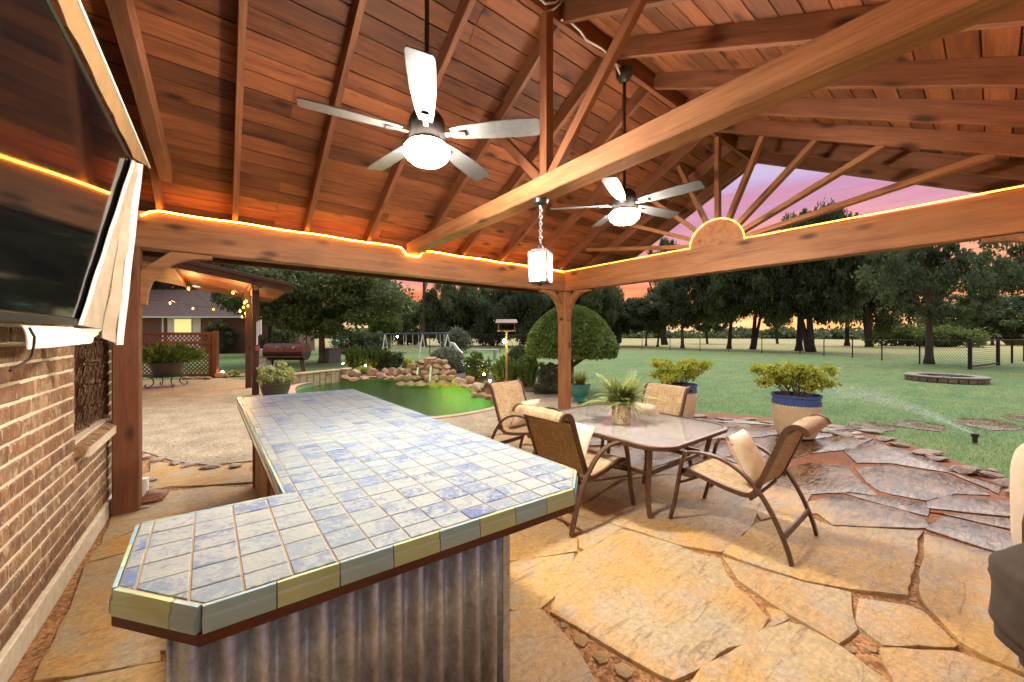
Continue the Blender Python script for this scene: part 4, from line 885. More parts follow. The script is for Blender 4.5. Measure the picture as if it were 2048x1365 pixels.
part('stretcher_ring', MB().sweep(ring, [(-.012, -.015), (.012, -.015), (.012, .015), (-.012, .015)], closed=True), BRONZE, tb)
part('cross_bar', MB().box(TC + Vector((0, 0, TZ - .05)), (.04, 1.56, .025)).box(TC + Vector((0, .3, TZ - .051)), (1.25, .04, .022)).box(TC + Vector((0, -.3, TZ - .051)), (1.25, .04, .022)), BRONZE, tb)
SP = [(.31, .385), (.295, .418), (.25, .43), (.12, .408), (.0, .385), (-.12, .37), (-.19, .375), (-.235, .42), (-.28, .53), (-.33, .66), (-.375, .78), (-.405, .865), (-.435, .905), (-.475, .92), (-.515, .905), (-.535, .87)]
def smooth_path(P, n_=4):
    P = [Vector(p) for p in P]; out_ = []
    for i in range(len(P) - 1):
        a, b, c, d = P[max(0, i - 1)], P[i], P[i + 1], P[min(len(P) - 1, i + 2)]
        for j in range(n_): t = j / n_; out_.append(.5 * ((2 * b) + (c - a) * t + (2 * a - 5 * b + 4 * c - d) * t * t + (3 * b - a - 3 * c + d) * t ** 3))
    return out_ + [P[-1]]
def chair(loc, rz, label):
    c = thing('patio_chair', label, 'chair', loc, rz, 'sling chairs round the patio table')
    prof = smooth_path([(x, 0, z) for x, z in SP], 3); k = len(prof); hw = .262; m_ = 7; vs = []; fs = []
    for s_ in (0, 1):
        for i, p in enumerate(prof):
            t = (prof[min(k - 1, i + 1)] - prof[max(0, i - 1)]).normalized(); nn = Vector((t.z, 0, -t.x)); sag = .016 if 6 < i < k - 8 else .004
            quilt = .005 * abs(math.sin(i * .42)) if i > 20 else 0
            for j in range(m_ + 1): u = -1 + 2 * j / m_; q = p - nn * (sag * (1 - u * u) * -1) + nn * (.007 * (s_ * 2 - 1) * -1) - nn * quilt * (1 if s_ else 0) * (1 - u ** 6); vs.append((q.x, u * hw, q.z))
    n1 = k * (m_ + 1)
    for i in range(k - 1):
        for j in range(m_): a = i * (m_ + 1) + j; q = (a, a + 1, a + m_ + 2, a + m_ + 1); fs += [q, tuple(x + n1 for x in q[::-1])]
    for i in (0, k - 1):
        for j in range(m_): a = i * (m_ + 1) + j; fs.append((a, a + 1, a + 1 + n1, a + n1))
    part('sling', MB().add(vs, fs), SLING, c, True)
    for s_ in (-1, 1):
        part('side_rail', MB().bar([(p.x, s_ * .275, p.z) for p in prof], .024, .034, (0, 1, 0)), BRONZE, c, True)
        arm = smooth_path([(.235, s_ * .315, .592), (.12, s_ * .318, .612), (-.02, s_ * .318, .600), (-.16, s_ * .316, .535), (-.28, s_ * .314, .41), (-.37, s_ * .312, .25), (-.43, s_ * .31, .10), (-.455, s_ * .31, 0)], 4)
        part('arm', MB().bar(arm, .040, .022, (0, 1, 0)), BRONZE, c, bevel=.004)
        leg = smooth_path([(.245, s_ * .315, .598), (.285, s_ * .315, .50), (.315, s_ * .315, .34), (.345, s_ * .315, .16), (.385, s_ * .315, 0)], 4)
        part('leg', MB().bar(leg, .038, .024, (0, 1, 0)), BRONZE, c, bevel=.004)
        part('link_bracket', MB().box((.255, s_ * .297, .398), (.10, .03, .022)).box((-.245, s_ * .297, .415), (.03, .03, .03)), BRONZE, c)
    part('rear_stretcher', MB().box((-.405, 0, .165), (.016, .60, .05)), BRONZE, c, bevel=.003)
    part('seat_bar', MB().tube([(.23, -.28, .385), (.23, .28, .385)], .011, 8).tube([(-.2, -.275, .35), (-.2, -.1, .345), (-.2, .1, .345), (-.2, .275, .35)], .012, 8), BRONZE, c, True)
    part('front_brace', MB().tube(smooth_path([(.30, -.31, .33), (.27, -.1, .325), (.27, .1, .325), (.30, .31, .33)]), .011, 8), BRONZE, c, True)
    part('top_bar', MB().tube([(-.405, -.27, .85), (-.405, .27, .85)], .011, 8), BRONZE, c, True)
    return c
def pillow(loc, M, label, mat=CUSH, s=.37, t_=.105):
    n_ = 18; vs = []; fs = []
    for sg in (1, -1):
        for i in range(n_ + 1):
            for j in range(n_ + 1):
                u, v = -1 + 2 * i / n_, -1 + 2 * j / n_; pinch = 1 - .07 * (1 - (abs(u) - abs(v)) ** 2 if abs(abs(u) - abs(v)) < 1 else 0) * 0
                h_ = sg * t_ / 2 * ((1 - u ** 4) * (1 - v ** 4)) ** .6; k_ = 1 - .06 * (1 - max(u * u, v * v)) - .05 * (abs(u) ** 8 * (1 - v * v) + abs(v) ** 8 * (1 - u * u))
                vs.append((u * s / 2 * k_, v * s / 2 * k_, h_ + .004 * noise.noise((u * 3, v * 3, sg * 2))))
    m_ = (n_ + 1) ** 2
    for i in range(n_):
        for j in range(n_): a = i * (n_ + 1) + j; q = (a, a + 1, a + n_ + 2, a + n_ + 1); fs += [q, tuple(x + m_ for x in q[::-1])]
    me = MB().add(vs, fs).mesh('pillow', mat); bm = bmesh.new(); bm.from_mesh(me); bmesh.ops.remove_doubles(bm, verts=bm.verts, dist=.0008); bm.to_mesh(me); bm.free(); smooth_by_angle(me, 70)
    o = link('throw_pillow', me, None, loc, M.to_quaternion()); tag(o, label, 'pillow', 'cream throw pillows on the patio chairs'); return o
CH = [((2.545, 2.30, .02), 0.04, 'sling patio chair with its woven back towards the bar'),
      ((3.29, 1.285, .02), math.pi / 2 + .02, 'sling patio chair on the lawn side of the table with pillow on seat, arm facing the bar'),
      ((3.86, 2.50, .02), math.pi - .10, 'sling patio chair opposite the bar, tucked in before the far planter'),
      ((2.98, 3.46, .02), -math.pi / 2 + .16, 'sling patio chair with tall rolled back beside the pool deck')]
CH[1] = (CH[1][0], CH[1][1], 'sling patio chair standing nearest the wet stones with cream pillow on its seat')
pl_ = ['cream pillow half hidden behind the chair back facing the bar', 'plump cream pillow leaning in the chair by the wet stones', 'cream pillow with lavender sprig print in the chair before the blue planter', 'flat cream pillow on the chair beside the pool deck']
base = None
for (l, a, lb), pb_ in zip(CH, pl_):
    if base is None: base = chair(l, a, lb); c = base
    else: c = copy_tree(base, l, a, lb)
    R_ = Matrix.Rotation(a, 3, 'Z'); tiltM = R_ @ Matrix.Rotation(math.radians(-62), 3, 'Y') @ Matrix.Rotation(random.uniform(-.08, .08), 3, 'Z')
    o = pillow(Vector(l) + R_ @ Vector((-.085, 0, .585)), tiltM, pb_)
    if 'lavender' in pb_:
        for k in range(9):
            q = Vector((random.uniform(-.02, .06), -.02 + random.uniform(-.08, .08), 0)); h_ = .075 * ((1 - (q.x / .21) ** 4) * (1 - (q.y / .21) ** 4)) ** .6
            d = link('print_sprig', MB().lathe([(.008, 0), (.011, .002), (.004, .004)], 7).mesh('print_sprig', LAVEN), None, (0, 0, 0)); d.parent = o; d.location = (q.x, q.y, h_ - .002); d.scale = (1.6, .6, 1)
# armchair at the edge of the patio
ac = thing('armchair', 'upholstered armchair with cream back and dark taupe draped seat by the patio edge', 'armchair', (2.9, -.35, 0))
def blob(name, mat, c_, d_, parent, e_=.45, nz=.02, n_=28, rot=None, fold=0):
    vs = []; fs = []; c_ = Vector(c_)
    sgn = lambda a, p: math.copysign(abs(a) ** p, a)
    for i in range(n_ + 1):
        ph = -math.pi / 2 + math.pi * i / n_
        for j in range(n_ * 2):
            th = math.pi * j / n_; v = Vector((sgn(math.cos(ph), e_) * sgn(math.cos(th), e_) * d_[0] / 2, sgn(math.cos(ph), e_) * sgn(math.sin(th), e_) * d_[1] / 2, sgn(math.sin(ph), e_) * d_[2] / 2))
            v += v.normalized() * (noise.noise(v * 6) * nz + fold * (.5 - abs(noise.noise(Vector((v.x * 5 + v.z * 7, v.y * 5 - v.z * 9, v.z * 2.5)))) * 2.2))
            if rot: v = rot @ v
            vs.append(c_ + v)
    m_ = n_ * 2
    for i in range(n_):
        for j in range(m_): fs.append((i * m_ + j, i * m_ + (j + 1) % m_, (i + 1) * m_ + (j + 1) % m_, (i + 1) * m_ + j))
    o = part(name, MB().add(vs, fs), mat, parent, True, origin=c_); smooth_by_angle(o.data, 180); return o
p_ = atd(1974, 1190, 1.50) + RT * .17 + Vector((0, 0, 0)); 
blob('draped_seat', TAUPE, (p_.x + .34, p_.y - .26, .34), (.62, .62, .56), ac, .55, .02, 64, Matrix.Rotation(math.radians(-38), 3, 'Z'), .016)
blob('seat_base', TAUPE, (p_.x + .40, p_.y - .30, .16), (.50, .50, .34), ac, .3, .02, 24, Matrix.Rotation(math.radians(-38), 3, 'Z'), .012)
q_ = atd(2026, 1000, 2.15)
blob('backrest', CUSH, (q_.x + .27, q_.y - .22, .58), (.60, .16, .72), ac, .35, .02, 24, Matrix.Rotation(math.radians(-38), 3, 'Z'))
q2 = atd(2043, 1060, 2.0)
part('frame_upright', MB().bar([(q2.x + .02, q2.y - .03, 0), (q2.x + .015, q2.y - .025, .55), (q2.x + .05, q2.y - .05, .72)], .05, .03, (.79, -.61, 0)), BRONZE, ac, bevel=.004)
# ================================================================== POTS AND PLANTS
def leafmesh(name, C, size, mat, elong=1.6, dirs=None, spread=1.0): V, Fc = leaves(np.asarray(C, float), size, elong, dirs, spread); return np_mesh(name, V, Fc, mat)
def cloud(n, c, r, shell=.5, squash=0):
    """points in an ellipsoid, denser to the outside"""
    d = np.random.normal(size=(n, 3)); d /= np.linalg.norm(d, axis=1, keepdims=True); rr = (shell + (1 - shell) * np.random.rand(n, 1)) if shell < 1 else np.ones((n, 1))
    return np.asarray(c) + d * rr * np.asarray(r), d
def clumps(nc, per, c, r, cr, shell=.35, zmin=None):
    P, D = cloud(nc, c, r, shell); out_, dd = [], []
    for p, d in zip(P, D):
        if zmin is not None and p[2] < zmin: continue
        q, e_ = cloud(per, p, (cr * random.uniform(.7, 1.3),) * 3, .3); out_.append(q); dd.append(e_ * .5 + d * .7)
    return np.concatenate(out_), np.concatenate(dd)
def blue_pot(p, label, pl_label, s=1.0, lean=0):
    t = thing('glazed_planter', label, 'planter', p, None, 'blue and cream glazed planters'); x, y, z = p
    prof = [(.20, .0), (.235, .02), (.275, .15), (.30, .35), (.305, .5), (.30, .60)]
    part('pot_body', MB().lathe([(r_ * s, h_ * s) for r_, h_ in ((.20, .0), (.235, .02), (.275, .15), (.30, .33), (.305, .50))], 40, p), CREAMG, t, True)
    part('glaze_band', MB().lathe([(.3055 * s, .50 * s), (.303 * s, .60 * s), (.318 * s, .61 * s), (.318 * s, .645 * s), (.285 * s, .645 * s), (.275 * s, .58 * s)], 40, p, False), BLUEG, t, True)
    # raised studs in rows
    st = MB().lathe([(.016, 0), (.012, .008), (.002, .011)], 6).mesh('stud', CREAMG); stb = MB().lathe([(.016, 0), (.012, .008), (.002, .011)], 6).mesh('stud', BLUEG)
    mbs = MB(); mbb = MB()
    for k in range(15):
        h_ = (.06 + k * .034) * s; r_ = np.interp(h_ / s, [.02, .15, .33, .5, .6], [.235, .275, .30, .305, .303]) * s
        for j in range(46):
            a = 2 * math.pi * (j + .5 * (k % 2)) / 46; nn = Vector((math.cos(a), math.sin(a), 0)); up_ = Vector((0, 0, 1)); tt = up_.cross(nn); c_ = Vector(p) + nn * (r_ - .001) + up_ * h_; w_ = .015 * s
            (mbb if k > 12 else mbs).add([c_ - tt * w_, c_ + up_ * w_, c_ + tt * w_, c_ - up_ * w_, c_ + nn * .009], [(0, 1, 4), (1, 2, 4), (2, 3, 4), (3, 0, 4)])
    kind(part('stud_texture', mbs, CREAMG, t), 'stuff'); kind(part('stud_band', mbb, BLUEG, t), 'stuff')
    part('soil', MB().lathe([(.28 * s, .59 * s), (.001, .61 * s)], 24, p, False), SOIL, t)
    # shrub
    tp = thing('potted_shrub', pl_label, 'shrub', (x, y, z + .6 * s), None, 'shrubs in the glazed planters')
    C, D = [], []; stems = MB(); rt = np.array(RT); fw = np.array(FW)
    for k in range(26):
        a = k * 2.4; rr = (.10 + .42 * random.random()) * s; side = rt * math.cos(a) * rr * 1.15 + fw * math.sin(a) * rr * .8; hh = (.14 + .30 * random.random() + .05 * lean * math.cos(a)) * s
        tip = np.array([x, y, z + .62 * s]) + side + np.array([0, 0, hh]); b_ = Vector((x, y, z + .58 * s)) + Vector(side) * .15
        stems.tube([b_, b_.lerp(Vector(tip), .5) + Vector((0, 0, .03)), Vector(tip)], lambda u: .007 * (1.2 - u), 5)
        q, e_ = cloud(150, tip, (.145 * s, .145 * s, .10 * s), .1); C.append(q); D.append(e_ * .8 + np.array([0, 0, .5]))
    C = np.concatenate(C); D = np.concatenate(D)
    link('foliage', leafmesh('foliage', C - np.array([x, y, z + .6 * s]), .036 * s, LYEL, 1.7, D, .6), tp, (x, y, z + .6 * s)); part('stem', stems, BARK, tp)
blue_pot(onz(1592, 873, .02) , 'cream studded planter with broad blue rim on the wet stones', 'yellow green bushy shrub in the planter on the wet stones', 1.0)
blue_pot(onz(1358, 836, .0), 'blue rimmed cream planter half hidden behind a patio chair', 'yellow green shrub in the planter behind the chair', 1.0)
# teal pot with ornamental grass
p = onz(1160, 803, .0); t = thing('teal_bowl_pot', 'round teal glazed bowl planter behind the centre post', 'planter', p)
part('bowl', MB().lathe([(.10, .10), (.19, .16), (.235, .28), (.24, .36), (.25, .39), (.25, .405), (.22, .405), (.21, .36)], 32, p), TEALG, t, True); part('foot', MB().lathe([(.15, 0), (.17, .02), (.165, .05), (.12, .07), (.105, .11)], 32, p), TEALG, t, True)
part('soil', MB().lathe([(.22, .37), (.001, .38)], 20, p, False), SOIL, t)
def blades(name, c_, n, L, spread, w_, mat, parent, droop=.6, seg=6):
    """arching strap leaves"""
    V = []; Fc = []
    for k in range(n):
        a = random.uniform(0, 2 * math.pi); l = L * random.uniform(.6, 1.15); sp = spread * random.uniform(.3, 1.1); d = Vector((math.cos(a), math.sin(a), 0)); s_ = Vector((-d.y, d.x, 0)); o = len(V)
        base_ = Vector(c_) + d * random.uniform(0, .06)
        for i in range(seg + 1):
            u = i / seg; p_ = base_ + d * (sp * l * u ** 1.3) + Vector((0, 0, l * (u - droop * sp * u * u * 1.2))); ww = w_ * (1 - u ** 2) + .0008
            V += [p_ - s_ * ww, p_ + s_ * ww]
        Fc += [(o + 2 * i, o + 2 * i + 1, o + 2 * i + 3, o + 2 * i + 2) for i in range(seg)]
    V = np.array([tuple(v) for v in V]); cc = np.array(WORLD[parent.name]); return link(name, np_mesh(name, V - cc, Fc, mat), parent, WORLD[parent.name])
tg = thing('ornamental_grass', 'feathery golden green grass in the teal bowl planter', 'plant', p + Vector((0, 0, .37)))
blades('grass_blades', p + Vector((0, 0, .36)), 420, .42, .75, .006, LGOLD, tg)
# fern in a birch bark vase on the table
fp = Vector((3.26, 2.62, TZ - .009)); fp = onz(1243, 846, TZ - .01)
vs_ = thing('birch_vase', 'cream vase with brown scroll pattern on the glass table', 'vase', fp)
part('vase_body', MB().lathe([(.085, 0), (.092, .01), (.094, .1), (.092, .19), (.088, .2), (.08, .2), (.078, .12)], 32, fp), CREAMG, vs_, True)
for k in range(16):
    a = k * 2.39; zc = .04 + .13 * ((k * 7) % 16) / 16; pts = []
    for t_ in np.linspace(0, 1, 12): rr = .026 * (1 - .7 * t_); aa = a + rr / .094 * math.cos(t_ * 7 + k); pts.append(fp + Vector((.0945 * math.cos(aa), .0945 * math.sin(aa), zc + rr * math.sin(t_ * 7 + k))))
    part('scroll_motif', MB().tube(pts, .0032, 5), IRON, vs_)
fn = thing('fern_arrangement', 'fern and spider plant arrangement spilling from the table vase', 'plant', fp + Vector((0, 0, .2)))
V = []; Fc = []; 
def frond(c_, a, L, rise, droop):
    d = Vector((math.cos(a), math.sin(a), 0)); s_ = Vector((-d.y, d.x, 0)); pts = []
    for i in range(17): u = i / 16; pts.append(Vector(c_) + d * (L * u * (1 - .15 * rise)) + Vector((0, 0, L * (rise * u - droop * u * u))))
    for i in range(1, 17):
        u = i / 16; p_ = pts[i]; t_ = (pts[i] - pts[i - 1]).normalized(); w_ = L * .27 * (1 - u) ** .7 * min(1, u * 5) + .004; ww = L * .024
        for sg in (-1, 1):
            o = len(V); tip = p_ + s_ * sg * w_ + t_ * w_ * .25 + Vector((0, 0, -w_ * .15)); V.extend([p_ - t_ * ww, p_ + s_ * sg * w_ * .5 + t_ * w_ * .05 , tip, p_ + t_ * ww * 1.1 + s_ * sg * w_ * .5 + t_ * w_ * .35]); Fc.append((o, o + 1, o + 2, o + 3))
for k in range(90): frond(fp + Vector((0, 0, .19)), k * 2.4 + random.uniform(-.3, .3), random.uniform(.17, .36), random.uniform(.5, 1.6), random.uniform(.3, .8))
for a, L, r_, d_ in ((math.radians(140), .52, .42, .52), (math.radians(-40), .50, .55, .5), (math.radians(-75), .42, .9, .4), (math.radians(100), .38, 1.2, .4)): frond(fp + Vector((0, 0, .2)), a, L, r_, d_)
link('fronds', np_mesh('fronds', np.array([tuple(v) for v in V]) - np.array(WORLD[fn.name]), Fc, LFERN), fn, WORLD[fn.name])
blades('strap_leaves', fp + Vector((0, 0, .19)), 150, .26, .75, .0035, LSPID, fn, 1.5, 8)
# ================================================================== BY THE POOL
# low curved stone wall
wlp = [onz(x, y, 0.0) for x, y in ((560, 772), (600, 769), (640, 764), (672, 760), (690, 755))]
sw = thing('stone_garden_wall', 'low curved buff stone wall beside the pool', 'garden wall', wlp[2])
pts = smooth_path(wlp, 3); cur = []
for i in range(len(pts) - 1):
    a, b = pts[i], pts[i + 1]; d = (b - a).normalized(); nn = Vector((-d.y, d.x, 0))
    if nn.dot(FW) < 0: nn = -nn
    mb = MB().add([a + d * .008 + Vector((0, 0, -.12)), b - d * .008 + Vector((0, 0, -.12)), b - d * .008 + Vector((0, 0, .30)), a + d * .008 + Vector((0, 0, .30))] + [q + nn * .22 for q in (a + d * .008 + Vector((0, 0, -.12)), b - d * .008 + Vector((0, 0, -.12)), b - d * .008 + Vector((0, 0, .30)), a + d * .008 + Vector((0, 0, .30)))], [(0, 1, 2, 3), (4, 7, 6, 5), (0, 4, 5, 1), (3, 2, 6, 7), (1, 5, 6, 2), (0, 3, 7, 4)])
    part('wall_stone', mb, WALLST, sw, bevel=.012)
    e_ = -nn * .03; mb = MB().add([q + o_ + Vector((0, 0, z_)) for z_ in (.302, .36) for q, o_ in ((a + d * .004, e_), (b - d * .004, e_), (b - d * .004, nn * .26), (a + d * .004, nn * .26))], [(0, 1, 2, 3), (4, 7, 6, 5), (0, 4, 5, 1), (3, 2, 6, 7), (1, 5, 6, 2), (0, 3, 7, 4)]); part('cap_stone', mb, COPE, sw, bevel=.01)
def rocks_at(parent, items, name='rock'):
    for x, y, wpx, hpx, lift in items:
        g_ = onz(x, y + hpx * .35, 0) if lift == 0 else None
        if g_ is None: g_ = lift
        dep = (g_ - EYE).dot(FW); p = EYE + ray(x, y) * dep; s = wpx * dep / F / 2; put_rock(parent, ROCKS, name, p, (s * 1.12, s * 1.0, hpx * dep / F / 2 * 1.7))
rb = thing('rock_border', 'border of rounded reddish boulders along the back of the pool', 'rock border', onz(740, 758))
rocks_at(rb, [(692,746,20,17,0),(709,750,24,17,0),(690,757,18,12,0),(726,757,24,10,0),(745,747,22,18,0),(762,753,26,12,0),(772,745,20,15,0),(787,748,24,20,0),(706,760,22,9,0),(780,758,24,10,0)])
wf = thing('rock_waterfall', 'stacked red sandstone waterfall pouring into the pool', 'waterfall', onz(850, 770))
W0 = onz(850, 771, -.05)
L = [(W0 + FW * .0)] 
rows = [(768, 0.0, [(803,22,12),(822,24,14),(842,26,14),(866,24,14),(890,26,16),(912,20,14),(878,18,10)]), (757, .12, [(800,22,14),(818,22,16),(836,22,15),(858,22,15),(872,20,15),(889,22,15),(905,22,16)]), (746, .28, [(803,18,16),(818,20,15),(833,22,14),(851,20,14),(871,22,15),(889,20,14),(902,16,12)]),
        (735, .42, [(826,22,14),(842,22,15),(858,20,15),(874,22,14),(888,22,13)]), (725, .55, [(842,24,14),(858,22,15),(873,20,14),(888,16,10)]), (719, .68, [(857,30,13),(869,14,9),(850,14,9)])]
for y, back, rr in rows:
    for x, wpx, hpx in rr:
        dep = (W0 - EYE).dot(FW) + back; s = wpx * dep / F / 2; put_rock(wf, ROCKS, 'rock', EYE + ray(x + random.uniform(-2, 2), y) * dep, (s * 1.2, s * 1.15, hpx * dep / F / 2 * 1.65))
mb = MB()
for x0_, pts_ in ((862, ((862, 733), (861, 745), (860, 757), (859, 770))), (836, ((836, 735), (835, 744), (834, 750)))):
    dep = (W0 - EYE).dot(FW) - .12; P_ = [EYE + ray(x, y) * (dep - i * .01) for i, (x, y) in enumerate(pts_)]
    mb.bar(P_, .055, .008, RT)
part('falling_water', mb, FALL, wf, True)
core = (W0 + FW * .9); blob('rock_core', ROCK, (core.x, core.y, .18), (1.3, 1.3, .75), wf, .8, .06, 16)
rb2 = thing('rock_border', 'boulders curving round the right hand end of the pool', 'rock border', onz(960, 775))
rocks_at(rb2, [(905,757,22,18,0),(918,764,30,22,0),(938,762,24,20,0),(927,773,24,12,0),(952,780,30,20,0),(968,777,26,20,0),(984,783,28,24,0),(948,790,20,10,0),(962,791,24,12,0),(978,796,24,14,0),(994,797,26,20,0),(1010,792,26,18,0),(1022,800,22,14,0),(938,750,16,14,0),(1000,806,20,8,0)])
ctr = thing('corner_stone', 'small rust coloured stone beside the base of the centre post', 'rock', onz(1146, 825, .0)); put_rock(ctr, ROCKS, 'rock', onz(1146, 818, .07), (.07, .06, .08))
# path lights
def plight(px, py, g_, label, h_=None):
    b = onz(px, g_, 0); dep = (b - EYE).dot(FW); top = EYE + ray(px, py) * dep
    t = thing('path_light', label, 'path light', b, None, 'glowing garden lights')
    part('stake', MB().tube([b, Vector((b.x, b.y, top.z - .03))], .008, 6), BLKMET, t); part('globe', MB().lathe([(.004, -.035), (.025, -.025), (.034, 0), (.025, .025), (.004, .035)], 12, Vector((b.x, b.y, top.z))), PATHL, t, True)
    part('cap', MB().lathe([(.05, .03), (.02, .05), (.004, .055)], 12, Vector((b.x, b.y, top.z))), BLKMET, t)
plight(686, 727, 742, 'glowing path light at the end of the low stone wall'); plight(731, 731, 744, 'glowing path light under the spreading junipers by the pool'); plight(968, 749, 764, 'glowing path light below the white flowered bush'); plight(980, 762, 776, 'glowing path light beside the boulders near the pool chair'); plight(445, 744, 756, 'glowing path light on the grass by the lattice screen')
# ---- shrubs
def shrub(name, label, cat, px, ytop, ybot, wpx, gy, mat, style='loose', n=5000, size=.05, flowers=0, group=None, dep=None):
    b = onz(px, gy, 0) if dep is None else Vector((*(EYE + ray(px, 672) * dep).xy, 0)); d = (b - EYE).dot(FW); r = wpx * d / F / 2; zt = H + (HY - ytop) * d / F; zb_ = max(0, H + (HY - ybot) * d / F); h_ = zt - zb_
    t = thing(name, label, cat, b, None, group); c = np.array([0, 0, zb_ + h_ * .45])
    if style == 'dome':
        P, D = cloud(n, (0, 0, zb_ + h_ * .08), (r, r, h_ * .92), .93); m = P[:, 2] > zb_; P, D = P[m], D[m]; D = D
        P2, _ = cloud(n // 5, (0, 0, zb_), (r * .96, r * .96, .06), .1); P = np.concatenate([P, P2]); D = np.concatenate([D, -np.tile([0, 0, 1.], (len(P2), 1))]); lm = leafmesh('foliage', P, size, mat, 1.7, D, .7)
        link('core', MB().lathe([(r * .9, zb_ + .03)] + [(r * .92 * math.cos(a), zb_ + .03 + (h_ * .90) * math.sin(a)) for a in np.linspace(0.05, 1.5, 10)], 28).mesh('core', mat, True), t, b)
    elif style == 'spiky':
        P = []; D = []
        for k in range(max(24, n // 90)):
            a = random.uniform(0, 2 * math.pi); rr = math.sqrt(random.random()) * r * .85; root = np.array([math.cos(a) * rr * .45, math.sin(a) * rr * .45, zb_ + .02]); tip = np.array([math.cos(a) * rr, math.sin(a) * rr, zb_ + h_ * (1 - .45 * (rr / r) ** 2) * random.uniform(.75, 1.05)])
            u = np.random.rand(90, 1) ** .6; q = root + (tip - root) * u + np.random.normal(size=(90, 3)) * r * .06 * (1.2 - u); P.append(q); D.append(np.tile((tip - root) / np.linalg.norm(tip - root) * 2.0, (90, 1)))
        lm = leafmesh('foliage', np.concatenate(P), size, mat, 3.6, np.concatenate(D), .45)
    else:
        P, D = clumps(max(10, n // 90), 90, c, (r * .85, r * .85, h_ * .48), r * .24, .45, zb_ - .05); lm = leafmesh('foliage', P, size, mat, 1.6, D, .8)
    link('foliage', lm, t, b)
    st = MB()
    for k in range(5): a = k * 1.26; st.tube([(0, 0, 0), (math.cos(a) * r * .2, math.sin(a) * r * .2, (zb_ + h_ * .3)), (math.cos(a) * r * .4, math.sin(a) * r * .4, zb_ + h_ * .65)], lambda u: .018 * (1.3 - u), 5)
    link('stem', st.mesh('stem', BARK), t, b)
    if flowers:
        P, D = cloud(flowers, (0, 0, zb_ + h_ * .45), (r * .98, r * .98, h_ * .55), .97); m = P[:, 2] > zb_ + h_ * .4; fm = leafmesh('blossom', P[m], .06, LFLOW, 1.0, D[m], .8); link('blossom', fm, t, b)
    return t
shrub('juniper_bush', 'spreading green juniper behind the pool boulders', 'bush', 712, 692, 738, 64, 742, LJUN, 'spiky', 7000, .045)
shrub('juniper_bush', 'spreading juniper leaning against the broad leaved bush', 'bush', 752, 690, 738, 60, 741, LJUN, 'spiky', 7000, .045)
shrub('broadleaf_bush', 'rounded olive leaved bush behind the pool junipers', 'bush', 785, 700, 737, 56, 740, LELM, 'loose', 5200, .06)
shrub('golden_bush', 'small golden round bush left of the rock waterfall', 'bush', 812, 715, 735, 28, 737, LYEL, 'loose', 1800, .05)
shrub('ground_cover', 'low lime ground cover lit by the path light', 'plant', 728, 733, 746, 40, 748, LYEL, 'loose', 1500, .045)
shrub('clipped_bush', 'broad clipped olive mound behind the rock waterfall', 'bush', 893, 695, 742, 82, 745, LGREY, 'dome', 9000, .055)
shrub('flowering_bush', 'round bush dotted with white blossoms by the pool', 'bush', 954, 702, 757, 66, 760, LTOPI, 'loose', 7600, .05, 90)
shrub('boxwood_ball', 'dark clipped ball bush under the mushroom topiary', 'bush', 1042, 690, 745, 68, 750, LCEDAR, 'dome', 7000, .045)
shrub('juniper_bush', 'bright feathery juniper behind the pool chair', 'bush', 1012, 715, 768, 70, 770, LJUN, 'spiky', 7600, .04)
shrub('juniper_bush', 'feathery juniper between the clipped ball and centre post', 'bush', 1055, 712, 770, 60, 772, LJUN, 'spiky', 7000, .04)
shrub('grey_shrub', 'grey green leafy shrub left of the centre post', 'bush', 1098, 720, 778, 56, 782, LGREY, 'loose', 5200, .04)
shrub('ground_cover', 'mottled low ground cover at the foot of the grey shrub', 'plant', 1092, 762, 790, 64, 788, LELM, 'loose', 3000, .03)
# mushroom topiary
tpb = Vector((*(EYE + ray(1141, 672) * 10.6).xy, 0)); d_ = 10.6; rT = 90 * d_ / F; zt_, zb2 = H + (HY - 612) * d_ / F, H + (HY - 711) * d_ / F
tp = thing('mushroom_topiary', 'big clipped dome topiary tree standing beyond the centre post', 'topiary', tpb)
hT = zt_ - zb2
def dome_r(u): return rT * math.sqrt(max(0, 1 - u ** 1.75)) * (1 - .05 * max(0, .12 - u) / .12)
zz = np.random.rand(30000) ** .75; aa = np.random.rand(30000) * 2 * np.pi; rr = np.array([dome_r(u) for u in zz]) * (1 + np.random.normal(size=30000) * .018 + .035 * np.array([noise.noise(Vector((math.cos(a_) * 2.2, math.sin(a_) * 2.2, u_ * 3))) for a_, u_ in zip(aa, zz)]))
P = np.stack([rr * np.cos(aa), rr * np.sin(aa), zb2 + zz * hT], 1); D = np.stack([np.cos(aa), np.sin(aa), zz * 1.2], 1)
ub = np.sqrt(np.random.rand(7000)); ab = np.random.rand(7000) * 2 * np.pi; P2 = np.stack([ub * rT * np.cos(ab), ub * rT * np.sin(ab), zb2 + np.random.normal(size=7000) * .03 + .02], 1)
P = np.concatenate([P, P2]); D = np.concatenate([D, np.tile([0, 0, -1.], (7000, 1))])
link('foliage', leafmesh('foliage', P, .045, LTOPI, 1.8, D, .6), tp, tpb)
link('core', MB().lathe([(.02, zb2 + .03)] + [(dome_r(u) * .94, zb2 + .03 + u * hT * .97) for u in np.linspace(0.0, .995, 16)], 40).mesh('core', LTOPI, True), tp, tpb)
tk = MB().tube([(0, 0, -.02), (.03, .02, .5), (0, 0, zb2 + .25)], lambda u: .09 * (1.2 - .4 * u), 9)
for k in range(7): a = k * .9; tk.tube([(0, 0, zb2 - .35), (math.cos(a) * .35, math.sin(a) * .35, zb2 - .1), (math.cos(a) * .9, math.sin(a) * .9, zb2 + .18)], lambda u: .04 * (1.2 - .6 * u), 6)
link('trunk', tk.mesh('trunk', BARK, True), tp, tpb)
